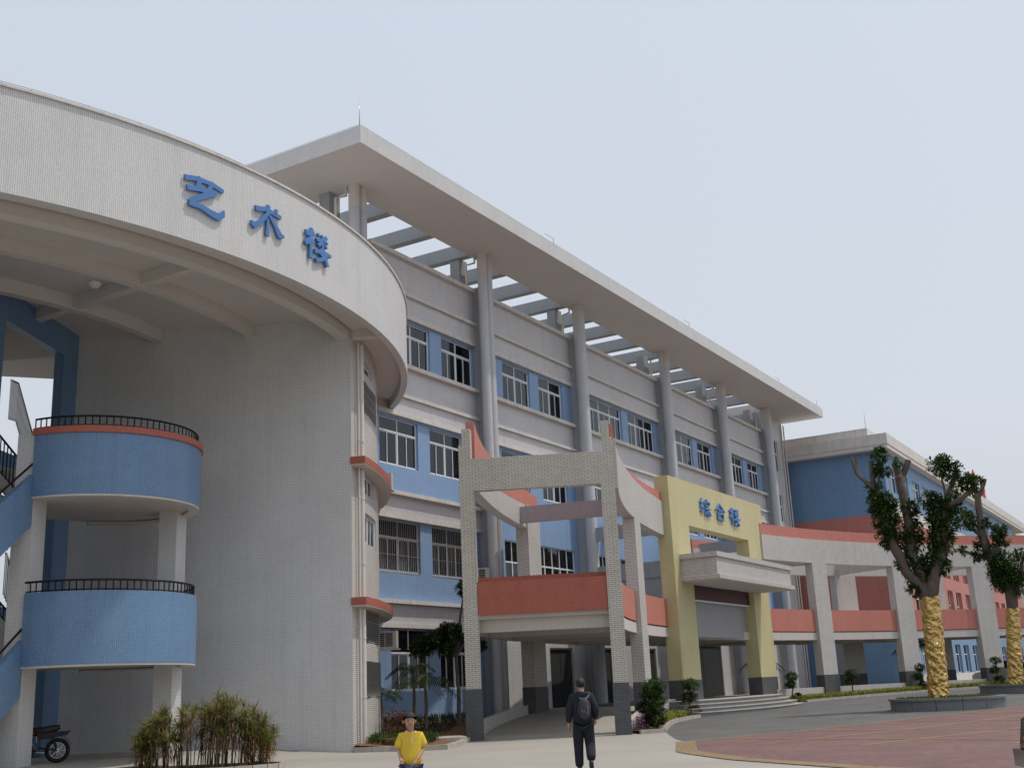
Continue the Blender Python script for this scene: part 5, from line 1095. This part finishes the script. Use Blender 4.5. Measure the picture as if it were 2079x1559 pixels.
# ------------------------------------------------------------------ motorcycles
def torus(mb, c, R, r, n=28, k=8):
    for i in range(n):
        a, b = 2*math.pi*i/n, 2*math.pi*(i+1)/n
        for j in range(k):
            u, v = 2*math.pi*j/k, 2*math.pi*(j+1)/k
            P = lambda A, B: (c[0]+(R+r*math.cos(B))*math.cos(A), c[1]+r*math.sin(B), c[2]+(R+r*math.cos(B))*math.sin(A))
            mb.face([P(a, u), P(b, u), P(b, v), P(a, v)], None, True)
def motorcycle(p, z, ang, label, pm1):
    t = thing('motorcycle', label, 'motorcycle', (*p, z), 0, 'motorcycles parked under the stair landings'); m = Matrix.Translation((*p, z)) @ Matrix.Rotation(ang, 4, 'Z')
    for x in (.64, -.64):
        mb = MB(); torus(mb, (x, 0, .30), .25, .05); w = mb.build('wheel', MT['rubber'], t, m)
        mb = MB(); torus(mb, (x, 0, .30), .185, .014, 24, 6); mb.tube([(x, -.06, .3), (x, .06, .3)], .05, 10)
        for k in range(8): a = k*math.pi/4; mb.bar((x, 0, .3), (x+.185*math.cos(a), 0, .3+.185*math.sin(a)), .012)
        mb.build('rim', MT['steel'], w, m)
    mb = MB()
    for y in (-.07, .07): mb.tube([(.64, y, .3), (.48, y, .72), (.42, y, .9)], .02, 8); mb.tube([(-.64, y*1.4, .3), (-.2, y*1.4, .38)], .02, 8); mb.tube([(-.62, y*1.4, .34), (-.5, y*1.4, .66)], .025, 8)
    mb.tube([(.42, 0, .8), (.2, 0, .72), (-.3, 0, .68), (-.6, 0, .72)], .025, 8); mb.tube([(.42, 0, .78), (.2, 0, .35), (-.15, 0, .3)], .025, 8); mb.build('frame', MT['black'], t, m)
    mb = MB(); mb.lathe([(0, 0), (.13, 0), (.14, .1), (.12, .22), (.07, .26), (0, .26)], (.03, 0, .28), 10); mb.tube([(.05, -.1, .3), (-.3, -.13, .24), (-.75, -.14, .34)], [.025, .035, .04], 8); mb.build('engine', MT['steel'], t, m)
    mb = MB(); ell(mb, (.18, 0, .8), (.24, .12, .11), 14, 10); mb.build('fuel_tank', MT[pm1], t, m)
    mb = MB(); mb.tube([(.0, 0, .80), (-.3, 0, .78), (-.55, 0, .83), (-.68, 0, .86)], [.07, .1, .095, .05], 10); mb.build('seat', MT['shoe'], t, m)
    mb = MB(); mb.hexa([(-.86, -.07, .66), (-.2, -.09, .56), (-.2, .09, .56), (-.86, .07, .66), (-.9, -.04, .76), (-.15, -.08, .74), (-.15, .08, .74), (-.9, .04, .76)]); mb.build('side_cover', MT[pm1], t, m)
    mb = MB()
    for k in range(7):
        a, b = math.radians(30+k*18), math.radians(48+k*18)
        for x, R in ((-.64, .34), (.64, .33)):
            if x > 0 and k > 5: continue
            q0 = (x+R*math.cos(a), .3+R*math.sin(a)); q1 = (x+R*math.cos(b), .3+R*math.sin(b)); mb.hexa([(q0[0], -.07, q0[1]), (q0[0], .07, q0[1]), (q1[0], .07, q1[1]), (q1[0], -.07, q1[1]), (q0[0], -.06, q0[1]+.012), (q0[0], .06, q0[1]+.012), (q1[0], .06, q1[1]+.012), (q1[0], -.06, q1[1]+.012)])
    mb.build('mudguard', MT['black'], t, m)
    mb = MB(); mb.tube([(.36, -.34, 1.0), (.42, -.16, 1.0), (.44, 0, .95), (.42, .16, 1.0), (.36, .34, 1.0)], .014, 8); [mb.tube([(.4, s*.2, 1.0), (.44, s*.26, 1.16)], .006, 5) for s in (-1, 1)]; mb.build('handlebar', MT['steel'], t, m)
    mb = MB(); [ell(mb, (.44, s*.27, 1.19), (.015, .06, .035), 8, 6) for s in (-1, 1)]; mb.build('mirror', MT['black'], t, m)
    mb = MB(); ell(mb, (.52, 0, .86), (.08, .09, .09), 12, 8); mb.build('headlight', MT['alu'], t, m)
    mb = MB(); ell(mb, (-.90, 0, .74), (.035, .07, .035), 10, 6); mb.build('tail_light', MT['taillight'], t, m)
    mb = MB(); mb.box(-.985, -.975, -.06, .06, .52, .66); mb.build('number_plate', MT['amber'], t, m)
MA = math.atan2(.66, -.75)
motorcycle((19.15, 25.75), .27, MA, 'black motorcycle with a round rear wheel, parked under the lower blue landing', 'black')
motorcycle((18.25, 25.95), .27, MA+.12, 'silver and red motorcycle half hidden by the front stair column', 'silver')
# ------------------------------------------------------------------ cars
def car(p, z, ang, label, paint):
    t = thing('parked_car', label, 'car', (*p, z)); m = Matrix.Translation((*p, z)) @ Matrix.Rotation(ang, 4, 'Z')
    ST_ = [(-2.3, .42, .62, .62, .70, .66), (-2.22, .26, .90, .90, .80, .70), (-2.0, .22, 1.0, 1.02, .86, .74), (-1.45, .2, .98, 1.06, .88, .72), (-.75, .2, .95, 1.42, .89, .62), (.25, .2, .94, 1.44, .89, .62), (1.0, .2, .92, 1.0, .88, .74), (1.6, .22, .84, .90, .86, .72), (2.1, .24, .72, .78, .80, .64), (2.3, .36, .55, .56, .66, .56)]
    def ring(s): x, zb, zs, zt, w, wt = s; return [(x, -w*.9, zb), (x, -w, (zb+zs)/2), (x, -w*.97, zs), (x, -wt, zt), (x, -wt*.5, zt+.03), (x, wt*.5, zt+.03), (x, wt, zt), (x, w*.97, zs), (x, w, (zb+zs)/2), (x, w*.9, zb)]
    b = MB(); g = MB(); R_ = [ring(s) for s in ST_]
    for i in range(len(R_)-1):
        for k in range(10):
            k2 = (k+1) % 10; q = [R_[i][k], R_[i][k2], R_[i+1][k2], R_[i+1][k]][::-1]
            glz = (3 <= i <= 5 and k in (2, 6)) or (i in (3, 5) and k in (3, 4, 5))
            (g if glz else b).face(q, None, True)
    b.face(R_[0]); b.face(R_[-1][::-1]); b.build('body', MT[paint], t, m); g.build('windows', MT['carpaint'], t, m)
    for x in (-1.4, 1.4):
        for s in (-1, 1):
            w = MB(); torus(w, (x, s*.82, .31), .22, .09, 24, 8); o = w.build('wheel', MT['rubber'], t, m); w = MB(); w.tube([(x, s*.78, .31), (x, s*.885, .31)], .17, 18); w.build('rim', MT['steel'], o, m)
    for s in (-1, 1):
        w = MB(); w.hexa([(-2.30, s*.45, .72), (-2.0, s*.875, .74), (-1.9, s*.87, .74), (-2.2, s*.45, .72), (-2.26, s*.45, .93), (-2.02, s*.85, .95), (-1.9, s*.85, .95), (-2.1, s*.45, .93)]); w.build('tail_light', MT['taillight'], t, m)
        w = MB(); w.hexa([(-2.32, s*.45, .665), (-2.01, s*.885, .68), (-1.9, s*.88, .68), (-2.2, s*.45, .665), (-2.32, s*.45, .715), (-2.02, s*.88, .735), (-1.9, s*.88, .735), (-2.2, s*.45, .715)]); w.build('indicator', MT['amber'], t, m)
        w = MB(); ell(w, (2.15, s*.6, .62), (.12, .15, .09), 10, 6); w.build('headlight', MT['alu'], t, m)
    w = MB(); w.box(-2.36, -2.1, -.8, .8, .36, .56); w.build('bumper', MT[paint], t, m)
    return t
car((15.98, -.03), 0, math.radians(-66), 'black car cut off by the right edge, with a red tail light', 'carpaint')
car((82.5, 12.3), .6, math.radians(95), 'white car in front of the wing, partly hidden behind the farther gold wrapped tree', 'whitepaint')
